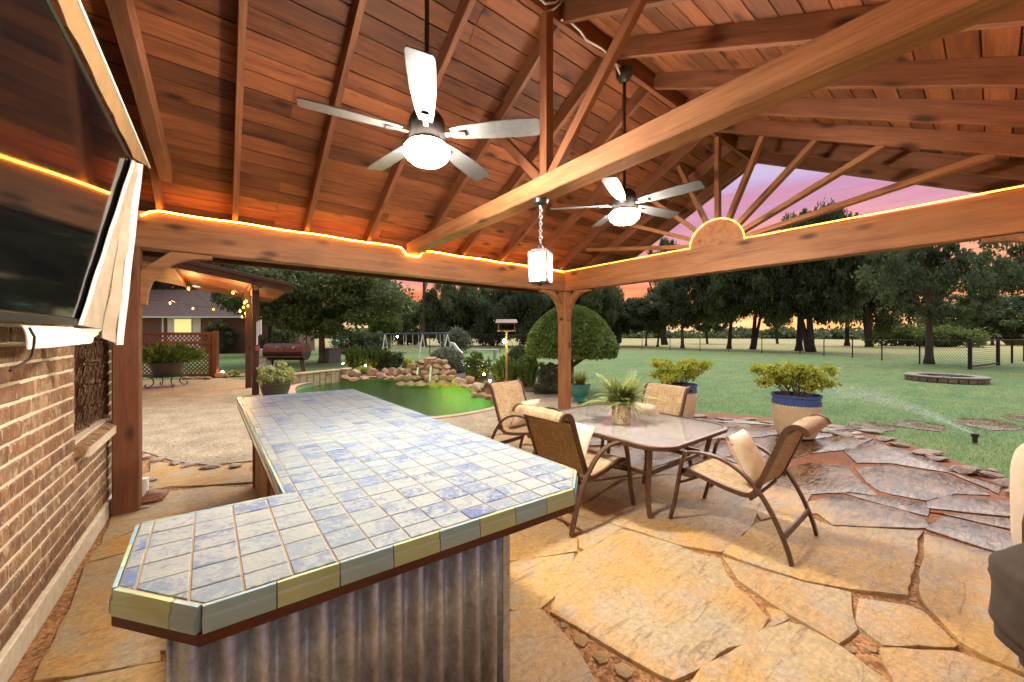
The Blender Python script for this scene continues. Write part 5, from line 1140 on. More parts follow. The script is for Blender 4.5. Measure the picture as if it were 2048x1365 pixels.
# variegated shrub in a dark pot by the far post
p = onz(551, 794, .012); t = thing('dark_pot', 'dark round pot standing beside the string light arbour post', 'planter', p); part('pot_body', MB().lathe([(.24, 0), (.30, .15), (.34, .32), (.36, .34), (.36, .37), (.32, .37), (.30, .3)], 28, p), POTG, t, True); part('soil', MB().lathe([(.31, .33), (.001, .34)], 20, p, False), SOIL, t)
shrub('variegated_shrub', 'pale yellow variegated shrub in the dark pot', 'shrub', 552, 722, 776, 74, 794, LVAR, 'loose', 6000, .055)
# ================================================================== STRING LIGHT ARBOUR
YA = 11.54
ar = thing('garden_arbour', 'brown lean to arbour with sloping plank roof across the pool deck', 'arbour', (0, 13, 0))
fz = lambda x: 2.807 - .178 * (x - 1.44)
fzb = lambda x: fz(x) - .14
for (p0, h_) in ((onz(511, 790, .012), 0), (onz(497, 776, .012), 0)): beam('post', (p0.x, p0.y, 0), (p0.x, p0.y, fz(p0.x) - .08), .15, .15, DARKWOOD, ar, up=(0, 1, 0))
for y in (YA + .1, YA + 5.6): beam('post', (-4.2, y, 0), (-4.2, y, fz(-4.2) - .1), .15, .15, DARKWOOD, ar, up=(0, 1, 0))
beam('fascia', (-4.8, YA, fz(-4.8)), (1.5, YA, fz(1.5)), .05, .20, DARKWOOD, ar); beam('fascia', (-4.8, YA - .035, fz(-4.8) + .10), (1.5, YA - .035, fz(1.5) + .10), .06, .09, DARKWOOD, ar)
for k in range(16):
    y = YA + .20 + k * .36; beam('roof_plank', (-4.8, y, fz(-4.8) + .03), (1.45, y, fz(1.45) + .03), .352, .025, PLANK, ar)
for x in (-4.2, -3.0, -1.9, -.9, .62): beam('roof_joist', (x, YA + .03, fz(x) - .05), (x, YA + 5.9, fz(x) - .05), .06, .14, RAFT, ar)
beam('side_beam', (.70, YA + .03, fz(.7) - .11), (.70, YA + 5.9, fz(.7) - .11), .09, .20, BEAM, ar)
aroof = MB().add([(x, y, fz(x) + z_) for z_ in (.045, .08) for x, y in ((-4.9, YA - .05), (1.52, YA - .05), (1.52, YA + 6), (-4.9, YA + 6))], [(0, 1, 2, 3), (4, 7, 6, 5), (0, 4, 5, 1), (1, 5, 6, 2), (2, 6, 7, 3), (3, 7, 4, 0)]); part('roof_cover', aroof, ROOFM, ar)
sg = thing('string_lights', 'string of glowing amber bulbs looped under the garden arbour', 'string lights', (0, 13, 2.5))
bl = []
for px, py, dep in ((282, 605, 12.6), (340, 606, 12.9), (386, 617, 13.3), (427, 619, 13.6), (377, 577, 10.6), (466, 585, 10.3), (493, 603, 10.6), (496, 612, 11), (487, 615, 11.4), (480, 622, 11.9), (491, 627, 12.3), (484, 634, 12.9), (489, 606, 10.9)):
    p = EYE + ray(px, py) * dep; bl.append(p); b_ = part('bulb', MB().lathe([(.004, -.045), (.024, -.03), (.031, -.005), (.02, .025), (.012, .04)], 10, p), BULBS, sg, True); part('socket', MB().tube([p + Vector((0, 0, .035)), p + Vector((0, 0, .085))], .014, 6), BLACK, sg)
mb = MB()
for i in range(len(bl) - 1): a, b = bl[i] + Vector((0, 0, .08)), bl[i + 1] + Vector((0, 0, .08)); mb.tube([a, a.lerp(b, .5) + Vector((0, 0, -.02 * (b - a).length)), b], .006, 4)
part('wire', mb, BLACK, sg)
for q in (bl[1], bl[4], bl[5], bl[9]):
    l_ = bpy.data.lights.new('string_bulb_light', 'POINT'); l_.energy = 55; l_.color = (1, .52, .16); l_.shadow_soft_size = .05
    lo = bpy.data.objects.new('string_bulb_light', l_); col.objects.link(lo); lo.location = q - Vector((0, 0, .11))
wc = thing('wind_chime', 'white tube wind chime with red sail on the arbour post', 'wind chime', onz(517, 790, 0)); pw = onz(517, 792, 0); dep = (pw - EYE).dot(FW) - .15
for k, (dx, y0, y1) in enumerate(((-3, 644, 690), (0, 642, 672), (3, 641, 668), (5, 640, 670))): part('chime_tube', MB().tube([EYE + ray(517 + dx, y0) * dep, EYE + ray(517 + dx, y1) * dep], .014, 8), WHITE, wc)
part('top_ring', MB().tube([EYE + ray(513, 636) * dep, EYE + ray(523, 634) * dep], .02, 8), BRONZE, wc); part('wind_sail', MB().lathe([(.001, -.012), (.07, -.01), (.07, .01), (.001, .012)], 14).mesh('x', BRONZE) and MB().box(EYE + ray(515, 697) * dep, (.10, .02, .13)), plain('red_plastic', (.30, .03, .03), .4), wc, bevel=.01)
# ---- lattice screen
lb0, lb1 = onz(270, 758, .0), onz(428, 756, 0); lt = thing('lattice_screen', 'brown wooden lattice privacy screen beyond the deck', 'lattice screen', lb1)
dL = (lb1 - lb0); LL = dL.length; dL.normalize(); HL = (756 - 668) * (lb1 - EYE).dot(FW) / F; up_ = Vector((0, 0, 1)); nL = dL.cross(up_)
for z_, th in ((.10, .09), (HL * .80, .09), (HL, .10)): beam('rail', lb0 + up_ * z_, lb1 + up_ * z_, .06, th, LATT, lt)
for q, ww in ((lb0, .12), (lb1 + dL * .05, .16), (lb1 - dL * .12, .09)): beam('post', q, q + up_ * (HL + (.10 if ww == .16 else 0)), ww, ww, LATT, lt, up=dL)
def slats(z0, z1):
    hh = z1 - z0; st = .145; k = -hh
    while k < LL - .1:
        for sg_, off in ((1, .008), (-1, -.008)):
            a0, a1 = k, k + hh; za, zb_ = (z0, z1) if sg_ > 0 else (z1, z0)
            if a0 < 0: za = za + (zb_ - za) * (-a0 / hh); a0 = 0
            if a1 > LL - .12: zb_ = za + (zb_ - za) * ((LL - .12 - a0) / (a1 - a0)); a1 = LL - .12
            if a1 - a0 > .03: beam('slat', lb0 + dL * a0 + up_ * za + nL * off, lb0 + dL * a1 + up_ * zb_ + nL * off, .012, .035, LATT, lt, up=nL.cross(dL * (a1 - a0) + up_ * (zb_ - za)).normalized(), bevel=0)
        k += st
slats(.14, HL * .80 - .04); slats(HL * .80 + .04, HL - .05)
edr = thing('rock_border', 'small dark stones edging the bed below the lattice screen', 'rock border', onz(400, 762))
rocks_at(edr, [(375,757,18,8,0),(396,757,16,7,0),(414,757,18,8,0),(443,752,22,12,0),(465,751,16,8,0),(482,751,14,8,0)])
tg2 = thing('golden_grass_clump', 'golden grass clump glowing by the path light near lattice', 'plant', onz(470, 752)); blades('grass_blades', onz(466, 753), 260, .30, .9, .012, LGOLD, tg2); blades('grass_blades', onz(481, 753), 200, .26, .9, .012, LGOLD, tg2)
# juniper in a pot on an iron stand
p = onz(334, 774, .012); dep = (p - EYE).dot(FW); k_ = dep / F
ps = thing('plant_stand', 'low curled iron plant stand on the deck', 'plant stand', p); zs = (774 - 752) * k_
part('top_plate', MB().lathe([(.02, zs - .02), (30 * k_, zs - .02), (30 * k_, zs), (.02, zs)], 26, p), BLKMET, ps)
for a in np.arange(0, 6.28, 1.57) + .4:
    d = Vector((math.cos(a), math.sin(a), 0)); part('leg', MB().tube(smooth_path([p + d * .38 + up_ * zs, p + d * .30 + up_ * zs * .5, p + d * .40 + up_ * .03, p + d * .50 + up_ * .06, p + d * .47 + up_ * .12]), .014, 6), BLKMET, ps, True)
pt = thing('bowl_pot', 'wide dark bowl pot on the iron plant stand', 'planter', p + up_ * zs); part('pot_body', MB().lathe([(20 * k_, zs), (24 * k_, zs + 14 * k_), (28 * k_, zs + 27 * k_), (26 * k_, zs + 27 * k_), (23 * k_, zs + 16 * k_)], 26, p), POTG, pt, True)
jn = thing('potted_juniper', 'spreading green juniper in the bowl pot on the stand', 'shrub', p + up_ * (zs + .3)); P = []; D = []
for k in range(120):
    a = random.uniform(0, 6.28); rr = random.uniform(.2, 1) * 62 * k_; root = np.array([0, 0, 0.]); tip = np.array([math.cos(a) * rr, math.sin(a) * rr, (12 + 36 * random.random() * (1 - .5 * rr / (62 * k_))) * k_]); u = np.random.rand(80, 1) ** .7; q = root + (tip - root) * u + np.random.normal(size=(80, 3)) * .035; P.append(q); D.append(np.tile((tip + [0, 0, .2]) / np.linalg.norm(tip) * 2, (80, 1)))
link('foliage', leafmesh('foliage', np.concatenate(P), .045, LJUN, 3.2, np.concatenate(D), .5), jn, p + up_ * (zs + 22 * k_))
# ================================================================== NEIGHBOUR HOUSE
hb = onz(300, 706); hd = 34.; 
def hp(px, py, d=hd): return EYE + ray(px, py) * d
hs = thing('brick_house', 'brown brick neighbour house with low shingle roof behind the lattice', 'house', Vector((*hp(385, 690).xy, 0)))
g0, g1 = hp(215, 690), hp(560, 690); dH = Vector((g1.x - g0.x, g1.y - g0.y, 0)); LH = dH.length; dH.normalize(); nH = Vector((-dH.y, dH.x, 0)); nH = nH if nH.dot(FW) > 0 else -nH
G0 = Vector((g0.x, g0.y, 0)); zE = H + (HY - 634) * hd / F; zRr = H + (HY - 596) * hd / F
def hbox(a0, a1, z0, z1, d0, d1): return MB().add([G0 + dH * a + nH * d + up_ * z_ for z_ in (z0, z1) for a, d in ((a0, d0), (a1, d0), (a1, d1), (a0, d1))], [(0, 3, 2, 1), (4, 5, 6, 7), (0, 1, 5, 4), (1, 2, 6, 5), (2, 3, 7, 6), (3, 0, 4, 7)])
part('wall', hbox(0, LH, 0, zE, 0, 6), HBRICK, hs)
rf = part('roof', MB().add([G0 + dH * a + nH * d + up_ * z_ for a in (-.5, LH + .5) for d, z_ in ((-.6, zE - .05), (3, zRr + 1.1), (6.6, zE - .05))], [(0, 1, 4, 3), (1, 2, 5, 4), (0, 2, 1), (3, 4, 5), (0, 3, 5, 2)]), HROOF, hs); rf.modifiers.new('t', 'SOLIDIFY').thickness = .12
pa = lambda px: (Vector((hp(px, 690).x, hp(px, 690).y, 0)) - G0).dot(dH)
part('siding_bay', hbox(pa(336), pa(402), 0, zE - .02, -.05, .02), WHITE, hs)
wn = part('window_frame', hbox(pa(348), pa(386), H + (HY - 668) * hd / F, H + (HY - 636) * hd / F, -.10, -.04), WHITE, hs); part('blind', hbox(pa(351), pa(384), H + (HY - 666) * hd / F, H + (HY - 639) * hd / F, -.115, -.10), YWIN, wn)
part('downspout', hbox(pa(326), pa(329), 0, zE, -.12, -.02), WHITE, hs); part('gutter', hbox(0, LH, zE - .12, zE, -.75, -.62), WHITE, hs)
# ================================================================== THINGS ON THE LAWN
# smoker grill
sb_ = onz(572, 744); dep = (sb_ - EYE).dot(FW); k_ = dep / F
def at_s(px, py): return EYE + ray(px, py) * dep
sm_ = thing('smoker_grill', 'long rust brown barrel smoker grill standing beyond the pool', 'grill', sb_)
ra = 17 * k_; c0, c1_ = at_s(536, 704), at_s(613, 704); ax = (c1_ - c0).normalized()
def half(upper):
    mb = MB(); n_ = 12; vs = []
    for p in (c0, c1_):
        for i in range(n_ + 1): a = math.pi * i / n_ * (1 if upper else -1); vs.append(p + FW * ra * math.cos(a) + up_ * ra * math.sin(a))
    mb.add(vs, [(i, i + 1, n_ + 2 + i, n_ + 1 + i) for i in range(n_)] + [tuple(range(n_ + 1)), tuple(range(n_ + 1, 2 * n_ + 2))[::-1]]); return mb
part('lid', half(True), RUSTM, sm_, True); part('barrel', half(False), plain('smoker_dark', (.03, .02, .018), .6, .3), sm_, True)
for px in (562, 596): part('gauge', MB().tube([at_s(px, 695) - FW * (ra + .01), at_s(px, 695) - FW * (ra - .1)], .05, 12), STEEL, sm_)
part('lid_seam', MB().box(at_s(577, 704), (.02, .02, .02)).tube([at_s(578, 704) - FW * ra * math.cos(a) * 1.01 + up_ * ra * math.sin(a) * 1.01 for a in np.linspace(0, 2, 8)], .012, 5), BLKMET, sm_)
for px in (540, 600, 607, 545): q = at_s(px, 712) + FW * random.uniform(-.15, .15); part('leg', MB().tube([q, Vector((q.x, q.y, 0)) + RT * (.1 if px > 570 else -.1)], .035, 6), RUSTM, sm_)
part('shelf', MB().box(at_s(575, 713) - FW * (ra + .18), (c1_ - c0).length and ((c1_ - c0).length, .3, .03), Matrix((ax, up_.cross(ax), up_)).transposed()), RUSTM, sm_)
part('firebox', MB().box(at_s(524, 716), (.75, .6, .75), Matrix((ax, up_.cross(ax), up_)).transposed()), GALV, sm_, bevel=.02)
part('chimney', MB().tube([at_s(594, 690), at_s(594, 675)], .05, 8), RUSTM, sm_)
q = onz(662, 725); tag(part('storage_bin', MB().box(q + up_ * .38, (.95, .6, .78), Matrix.Rotation(.6, 3, 'Z')).box(q + up_ * .80, (1.0, .65, .06), Matrix.Rotation(.6, 3, 'Z')), plain('grey_plastic', (.10, .10, .11), .6), None, bevel=.02), 'grey plastic storage bin beside the big cedar trunk', 'bin')
q = onz(656, 722) + FW * 1.0; ft = thing('water_dispenser', 'teal topped stand behind the grey storage bin', 'dispenser', q); part('stand', MB().box(q + up_ * .5, (.25, .25, 1.0)), plain('buff_plastic', (.4, .36, .2), .6), ft, bevel=.02); part('teal_top', MB().lathe([(.22, 1.0), (.26, 1.05), (.26, 1.2), (.12, 1.3)], 16, q), TEALG, ft)
# bird feeder
fd = 10.4; fb = Vector((*(EYE + ray(1013, 672) * fd).xy, 0)); kf = fd / F
bf = thing('bird_feeder', 'wooden platform bird feeder with little gable roof on a post', 'bird feeder', fb)
def fp_(dx, py, dy=0): return Vector((fb.x, fb.y, 0)) + RT * (dx * kf) + FW * dy + up_ * (H + (HY - py) * kf)
part('post', MB().tube([fb, fp_(0, 664)], .035, 4), CABW, bf); part('tray', MB().box(fp_(0, 662), (.52, .40, .035), Matrix((RT, FW, up_)).transposed()), CABW, bf, bevel=.004)
for dx in (-16, 16):
    for dy in (-.15, .15): part('corner_post', MB().tube([fp_(dx, 661, dy), fp_(dx, 647, dy)], .014, 4), CABW, bf)
for sgy in (-1, 1):
    part('roof_panel', MB().add([fp_(-22, 648, sgy * .24), fp_(22, 648, sgy * .24), fp_(20, 640.5, 0), fp_(-20, 640.5, 0)] + [q + up_ * .02 for q in (fp_(-22, 648, sgy * .24), fp_(22, 648, sgy * .24), fp_(20, 640.5, 0), fp_(-20, 640.5, 0))], [(0, 1, 2, 3), (4, 7, 6, 5), (0, 4, 5, 1), (1, 5, 6, 2), (2, 6, 7, 3), (3, 7, 4, 0)]), RUSTM, bf)
part('brace', MB().tube([fp_(3, 664), fp_(14, 695)], .008, 5), BLKMET, bf)
def hanglight(px, py, d, label):
    q = EYE + ray(px, py) * d; t = thing('hanging_bulb', label, 'light', q, None, 'glowing garden lights'); part('globe', MB().lathe([(.004, -.05), (.04, -.03), (.05, 0), (.035, .035), (.01, .055)], 10, q), PATHL, t, True); part('cord', MB().tube([q + up_ * .05, q + up_ * .22], .008, 5), BLACK, t)
hanglight(1009, 683, 10.2, 'glowing bulb hanging on the bird feeder post'); hanglight(795, 674, 20, 'glowing bulb hanging before the swing set')
# swing set
sd_ = 26.; ks = sd_ / F
def sp(px, py, dy=0): return EYE + ray(px, py) * (sd_ + dy)
ss = thing('swing_set', 'blue topped metal swing set with white legs and slide', 'swing set', Vector((*sp(830, 717).xy, 0)))
part('top_bar', MB().tube([sp(764, 669), sp(897, 667)], .055, 8), BLUEP, ss)
for px, sp_ in ((770, 6), (845, 6), (895, 8)):
    for sg_ in (-1, 1):
        f_ = sp(px + sg_ * sp_ * 1.3, 690, sg_ * .9); part('leg', MB().tube([sp(px, 668), Vector((f_.x, f_.y, 0))], .04, 6), WHITE, ss)
    part('leg_brace', MB().tube([sp(px - 4, 695), sp(px + 4, 695)], .03, 6), WHITE, ss)
for px, y1 in ((782, 712), (787, 712), (807, 706), (812, 706), (825, 716), (837, 708), (873, 700), (880, 700), (888, 700)): part('chain', MB().tube([sp(px, 669), sp(px + 1, y1)], .022, 5), WHITE, ss)
for px, y1 in ((784, 712), (810, 706), (876, 700)): part('seat', MB().box(sp(px, y1), (.34, .18, .04), Matrix((RT, FW, up_)).transposed()), BLUEP, ss)
pts_ = [sp(901, 686), sp(908, 688), sp(914, 696), sp(920, 703), sp(925, 707)]
part('slide', MB().sweep(pts_, [(-.25, .12), (-.22, .12), (-.20, 0), (.20, 0), (.22, .12), (.25, .12), (.24, -.05), (-.24, -.05)], side=FW), WHITE, ss); part('ladder', MB().tube([sp(897, 700), sp(901, 684)], .03, 5).tube([sp(905, 702), sp(901, 684)], .03, 5), WHITE, ss)
bn = thing('garden_bench', 'low grey wooden bench beyond the flowering bush', 'bench', Vector((*(EYE + ray(970, 700) * 24).xy, 0)))
q0, q1 = EYE + ray(944, 700) * 24, EYE + ray(996, 700.5) * 24; beam('seat_plank', q0, q1, .4, .06, GALV, bn)
for q in (q0.lerp(q1, .12), q0.lerp(q1, .88)): beam('leg', Vector((q.x, q.y, 0)), q, .3, .08, GALV, bn)
# fire pit
fc = onz(1890, 762, 0); fpw = thing('fire_pit', 'low round fire pit of stacked concrete blocks in the lawn', 'fire pit', fc); RF = 1.55
dep = (fc - EYE).dot(FW); RF = 56 * dep / F
NB = 26; blk = MB()
def wedge(r0, r1, z0, z1, da, g_=.012):
    a0, a1 = -da / 2 + g_, da / 2 - g_; vs = [(r * math.cos(a), r * math.sin(a), z_) for z_ in (z0, z1) for r, a in ((r0, a0), (r1, a0), (r1, 0), (r1, a1), (r0, a1), (r0, 0))]
    return MB().add(vs, [(0, 5, 4, 3, 2, 1), (6, 7, 8, 9, 10, 11)] + [(i, (i + 1) % 6, 6 + (i + 1) % 6, 6 + i) for i in range(6)])
wm = wedge(RF - .28, RF, 0, .14, 2 * math.pi / NB).mesh('block', LEDGE, False, .012); cm = wedge(RF - .30, RF + .03, .142, .195, 2 * math.pi / NB, .006).mesh('cap_block', plain('cap_concrete', (.26, .22, .20), .9, 0, .2, 8, .3), False, .012)
for k in range(NB):
    a = 2 * math.pi * k / NB; link('block', wm, fpw, fc, Matrix.Rotation(a, 3, 'Z').to_quaternion()); link('block', wm, fpw, fc + up_ * .0 + Vector((0, 0, .0005)), Matrix.Rotation(a, 3, 'Z').to_quaternion()) if 0 else None
    link('cap_block', cm, fpw, fc, Matrix.Rotation(a + .12, 3, 'Z').to_quaternion())
part('ash_bed', MB().lathe([(RF - .28, .06), (.01, .10)], 30, fc, False), ASH, fpw)
for k in range(7): a = k * .9; part('charred_log', MB().tube([fc + Vector((math.cos(a) * .6, math.sin(a) * .6, .10)), fc + Vector((math.cos(a + 2.4) * .4, math.sin(a + 2.4) * .4, .17))], .05, 7), BARK if k % 2 else BARKD, fpw)
# sprinkler and its spray
sp0 = onz(1950, 886, 0); sk = thing('sprinkler_head', 'black pop up sprinkler head spraying in the lawn', 'sprinkler', sp0); part('riser', MB().tube([sp0, sp0 + up_ * .09], .028, 10), BLACK, sk); part('nozzle', MB().lathe([(.04, .09), (.042, .13), (.03, .14)], 12, sp0), BLACK, sk)
tgt = onz(1640, 800, 0); dv = (Vector((tgt.x, tgt.y, 0)) - sp0); n_ = 9000; u = np.random.rand(n_, 1) ** .8
src = np.array(sp0 + up_ * .12); side = np.cross(np.array(dv.normalized()), [0, 0, 1.]); wdt = .02 + .28 * u
P = src + np.array(dv) * u + side * np.random.normal(size=(n_, 1)) * wdt * .8 + np.array([0, 0, 1.]) * (.85 * u - .80 * u * u) + np.array([0, 0, 1.]) * np.random.normal(size=(n_, 1)) * wdt * .45
P = P[P[:, 2] > .01]
V, Fc = leaves(P, .0085, 1.3); spr = link('water_spray', np_mesh('water_spray', V - np.array(sp0), Fc, glassy('spray_drops', (.9, .95, 1), .5, .4)), None, sp0); kind(tag(spr, 'fine arc of sprinkler spray drifting over the lawn', 'spray'), 'stuff')
# ================================================================== FENCE
def fence(name, pts_, hts, label, post=.035, gate=None, step=2.8):
    t = thing(name, label, 'fence', pts_[0]); V = []; Fc = []
    for (a, b), (ha, hb_) in zip(zip(pts_[:-1], pts_[1:]), zip(hts[:-1], hts[1:])):
        d = b - a; L_ = d.length; d.normalize(); n_ = max(1, int(round(L_ / step)))
        for i in range(n_ + 1):
            q = a.lerp(b, i / n_); h_ = ha + (hb_ - ha) * i / n_; part('fence_post', MB().tube([q, q + up_ * (h_ + .03)], post, 6), BLKMET, t)
        part('top_rail', MB().tube([a + up_ * ha, b + up_ * hb_], .024, 6), BLKMET, t)
        stp = .16; m_ = int(L_ / stp); s_ = up_.cross(d)
        for i in range(m_):
            for sg_ in (0, 1):
                for j in range(int(ha / stp)):
                    x0_ = i * stp; q0 = a + d * (x0_ + stp * sg_) + up_ * (j * stp + .03); q1 = a + d * (x0_ + stp * (1 - sg_)) + up_ * ((j + 1) * stp + .03); o = len(V); wv = d * .008; V += [q0 - wv, q0 + wv, q1 + wv, q1 - wv]; Fc.append((o, o + 1, o + 2, o + 3))
    V = np.array([tuple(v) for v in V]); cc = np.array(pts_[0]); kind(link('wire_mesh', np_mesh('wire_mesh', V - cc, Fc, BLKMET), t, pts_[0]), 'stuff'); return t
fA = [onz(1940, 738), onz(1705, 716), onz(1600, 709), onz(1400, 702), onz(1232, 699)]
fence('chain_link_fence', fA, [1.30] * 5, 'black chain link fence across the lawn before the tree grove')
fB = [Vector((*(EYE + ray(1232, 672) * 43).xy, 0)), Vector((*(EYE + ray(1000, 672) * 34).xy, 0)), Vector((*(EYE + ray(700, 672) * 30).xy, 0)), Vector((*(EYE + ray(420, 672) * 27).xy, 0))]
fence('chain_link_fence', fB, [1.5, 1.62, 1.68, 1.68], 'tall black chain link fence behind the swing set')
gt = thing('fence_gate', 'black framed wire gate at the end of the lawn fence', 'gate', onz(1940, 739)); ga, gb_ = onz(1940, 739), onz(1996, 731)
for q in (ga, gb_): part('gate_post', MB().tube([q, q + up_ * 1.42], .07, 8), BLKMET, gt)
for z_ in (.12, 1.33): part('gate_rail', MB().tube([ga + up_ * z_, gb_ + up_ * z_], .045, 6), BLKMET, gt)
V = []; Fc = []; dg = gb_ - ga
for i in range(40): q0 = ga + dg * (i / 40); o = len(V); wv = dg.normalized() * .008; V += [q0 + up_ * .12 - wv, q0 + up_ * .12 + wv, q0 + up_ * 1.33 + wv, q0 + up_ * 1.33 - wv]; Fc.append((o, o + 1, o + 2, o + 3))
for j in range(12): z_ = .15 + j * .1; o = len(V); V += [ga + up_ * z_, gb_ + up_ * z_, gb_ + up_ * (z_ + .014), ga + up_ * (z_ + .014)]; Fc.append((o, o + 1, o + 2, o + 3))
kind(link('wire_mesh', np_mesh('wire_mesh', np.array([tuple(v) for v in V]) - np.array(ga), Fc, BLKMET), gt, ga), 'stuff')
gE = onz(2200, 742); fence('chain_link_fence', [gb_, gb_ + (gb_ - ga).normalized() * 12], [1.33, 1.33], 'dark rail fence running on past the lawn gate', .05)
# ================================================================== TREES
def crown_mesh(seed, nclump, per, leafsize, mat, shape='round', elong=1.6, cr=.2):
    """unit crown: radius 1, z from 0 to 1"""
    rs_ = np.random.RandomState(seed); P = []; D = []
    for k in range(nclump):
        d = rs_.normal(size=3); d /= np.linalg.norm(d); rr = .30 + .70 * rs_.rand() ** .55
        if shape == 'round': c = np.array([d[0] * rr, d[1] * rr, .5 + d[2] * rr * .5]); 
        elif shape == 'flat': c = np.array([d[0] * rr, d[1] * rr, .30 + (abs(d[2]) * rr * .7 if rs_.rand() > .25 else d[2] * .3)])
        else:
            z_ = rs_.rand() ** .8; w_ = (1 - z_) ** .7 * (.85 + .3 * rs_.rand()); a = rs_.rand() * 6.28; c = np.array([math.cos(a) * w_ * rr, math.sin(a) * w_ * rr, z_])
        bump_ = 1 + .22 * noise.noise(Vector((d[0] * 1.7 + seed, d[1] * 1.7, d[2] * 1.7))); c[:2] *= bump_
        s = cr * (.6 + .8 * rs_.rand()); q = rs_.normal(size=(per, 3)); q /= np.linalg.norm(q, axis=1, keepdims=True); q *= (.25 + .75 * rs_.rand(per, 1)); P.append(c + q * np.array([s, s, s * .55])); D.append(q + np.array([0, 0, -.2]))
    V, Fc = leaves(np.concatenate(P), leafsize, elong, np.concatenate(D) * .8, .8); return np_mesh('crown', V, Fc, mat)
CR = {'cedar': [crown_mesh(3 + k, 150, 230, .030, LCEDAR2, 'round', 1.8, .19) for k in range(3)], 'cedarl': [crown_mesh(13 + k, 270, 220, .022, LCEDAR, 'round', 2.2, .17) for k in range(2)],
      'elm': [crown_mesh(23 + k, 140, 220, .032, LELM, 'round', 1.5, .2) for k in range(2)], 'open': [crown_mesh(33 + k, 95, 130, .030, LCEDAR2, 'flat', 1.6, .15) for k in range(2)], 'light': [crown_mesh(43, 130, 90, .06, LLIGHT, 'flat', 1.6, .22)], 'cone': [crown_mesh(53, 220, 80, .06, LCEDAR2, 'cone', 1.7, .16)]}
def trunk_mesh(seed, lean=.0, limbs=7, fork=False, mat=BARKD):
    rnd = random.Random(seed); mb = MB(); top = Vector((lean, rnd.uniform(-.04, .04), 1.0)); pth = [Vector((0, 0, -.01)), Vector((lean * .25, 0, .25)), Vector((lean * .6, rnd.uniform(-.02, .02), .6)), top]
    mb.tube(smooth_path(pth, 3), lambda u: .019 * (1.25 - u) + (.009 if u < .05 else 0), 9)
    if fork: mb.tube(smooth_path([Vector((.015, 0, -.01)), Vector((.05, .01, .22)), Vector((.10, .02, .45)), Vector((.2, .02, .8))], 3), lambda u: .016 * (1.25 - u), 8)
    for k in range(limbs):
        z_ = rnd.uniform(.28, .85); a = rnd.uniform(0, 6.28); l = rnd.uniform(.15, .34); s = Vector((lean * z_, 0, z_)); d = Vector((math.cos(a), math.sin(a), rnd.uniform(.3, .9)))
        mb.tube(smooth_path([s, s + d * l * .5, s + Vector((d.x * l, d.y * l, d.z * l * 1.3))], 3), lambda u: .011 * (1.2 - u), 6)
    return mb.mesh('trunk', mat, True)
TR = [trunk_mesh(k, (-.05, .04, .0, .08, -.1)[k], 8, k in (1, 3)) for k in range(5)]; TRB = trunk_mesh(9, .02, 9, False, BARK)
def tree(label, px, gy, cx, ytop, ybot, wpx, kindc, cat='tree', name='tree', group=None, tr=None, dep=None, tw=1.0, dy=1.0):
    b = onz(px, gy, 0) if dep is None else Vector((*(EYE + ray(px, 672) * dep).xy, 0)); d = (b - EYE).dot(FW); k = d / F; zt_ = H + (HY - ytop) * k; zb_ = max(.1, H + (HY - ybot) * k); r = wpx * k / 2
    t = thing(name, label, cat, b, None, group); hh = zt_ * .93
    link('trunk', random.choice(TR) if tr is None else tr, t, b, Matrix.Rotation(random.uniform(0, 6.3), 3, 'Z').to_quaternion(), (hh * tw, hh * tw, hh))
    c = b + RT * ((cx - px) * k); link('crown', random.choice(CR[kindc]), t, Vector((c.x, c.y, zb_)), Matrix.Rotation(random.uniform(0, 6.3), 3, 'Z').to_quaternion(), (r, r * dy, zt_ - zb_)); return t
G1 = 'dark cedars in the grove by the fence'
# right hand grove
tree('tall open limbed tree standing alone on the lawn side of the fence', 1858, 728, 1860, 430, 640, 230, 'open', tr=TRB, tw=1.05, name='shade_tree')
tree('leaning forked cedar in the grove beside the long gap', 1622, 704, 1640, 425, 640, 170, 'cedar', name='cedar_tree', tr=TR[1], tw=1.15, group=G1)
tree('straight cedar just left of the forked one', 1598, 702, 1562, 470, 640, 140, 'cedar', name='cedar_tree', tw=1.2, group=G1)
tree('dense blue grey cedar between the forked and lone trees', 1738, 694, 1760, 480, 662, 170, 'elm', name='cedar_tree', tw=1.2, group=G1)
tree('thin trunked cedar behind the dense grey one', 1694, 692, 1690, 500, 640, 110, 'cedar', name='cedar_tree', group=G1)
tree('twin trunk cedar with bright sky under its crown', 1505, 699, 1490, 490, 628, 130, 'cedar', name='cedar_tree', tr=TR[3], group=G1)
tree('cedar with low crown next to the twin trunks', 1458, 698, 1440, 505, 645, 120, 'elm', name='cedar_tree', group=G1)
tree('pale trunked cedar in the middle of the grove', 1365, 697, 1375, 535, 652, 120, 'cedar', name='cedar_tree', tr=TRB, group=G1)
tree('leaning cedar with wide low crown near the topiary', 1315, 694, 1310, 592, 664, 120, 'cedar', name='cedar_tree', tr=TR[4], group=G1)
tree('cedar with leaning trunk closest to the topiary', 1292, 692, 1262, 600, 666, 100, 'cedarl', name='cedar_tree', group=G1)
tree('slender tall tree rising over the low cedars', 1330, 690, 1330, 470, 600, 80, 'open', name='slender_tree')
tree('far broad cedar beyond the gate', 1985, 690, 1980, 585, 670, 200, 'elm', name='cedar_tree', group=G1)
tree('spreading branches of the tree beyond the gate', 2120, 730, 2080, 440, 640, 220, 'open', name='shade_tree')
tree('small far cedar seen between grove trunks', 1555, 688, 1555, 600, 655, 60, 'cedar', name='cedar_tree', group=G1)
tree('small far cedar left of the twin trunks', 1415, 688, 1420, 600, 664, 80, 'cedar', name='cedar_tree', group=G1)
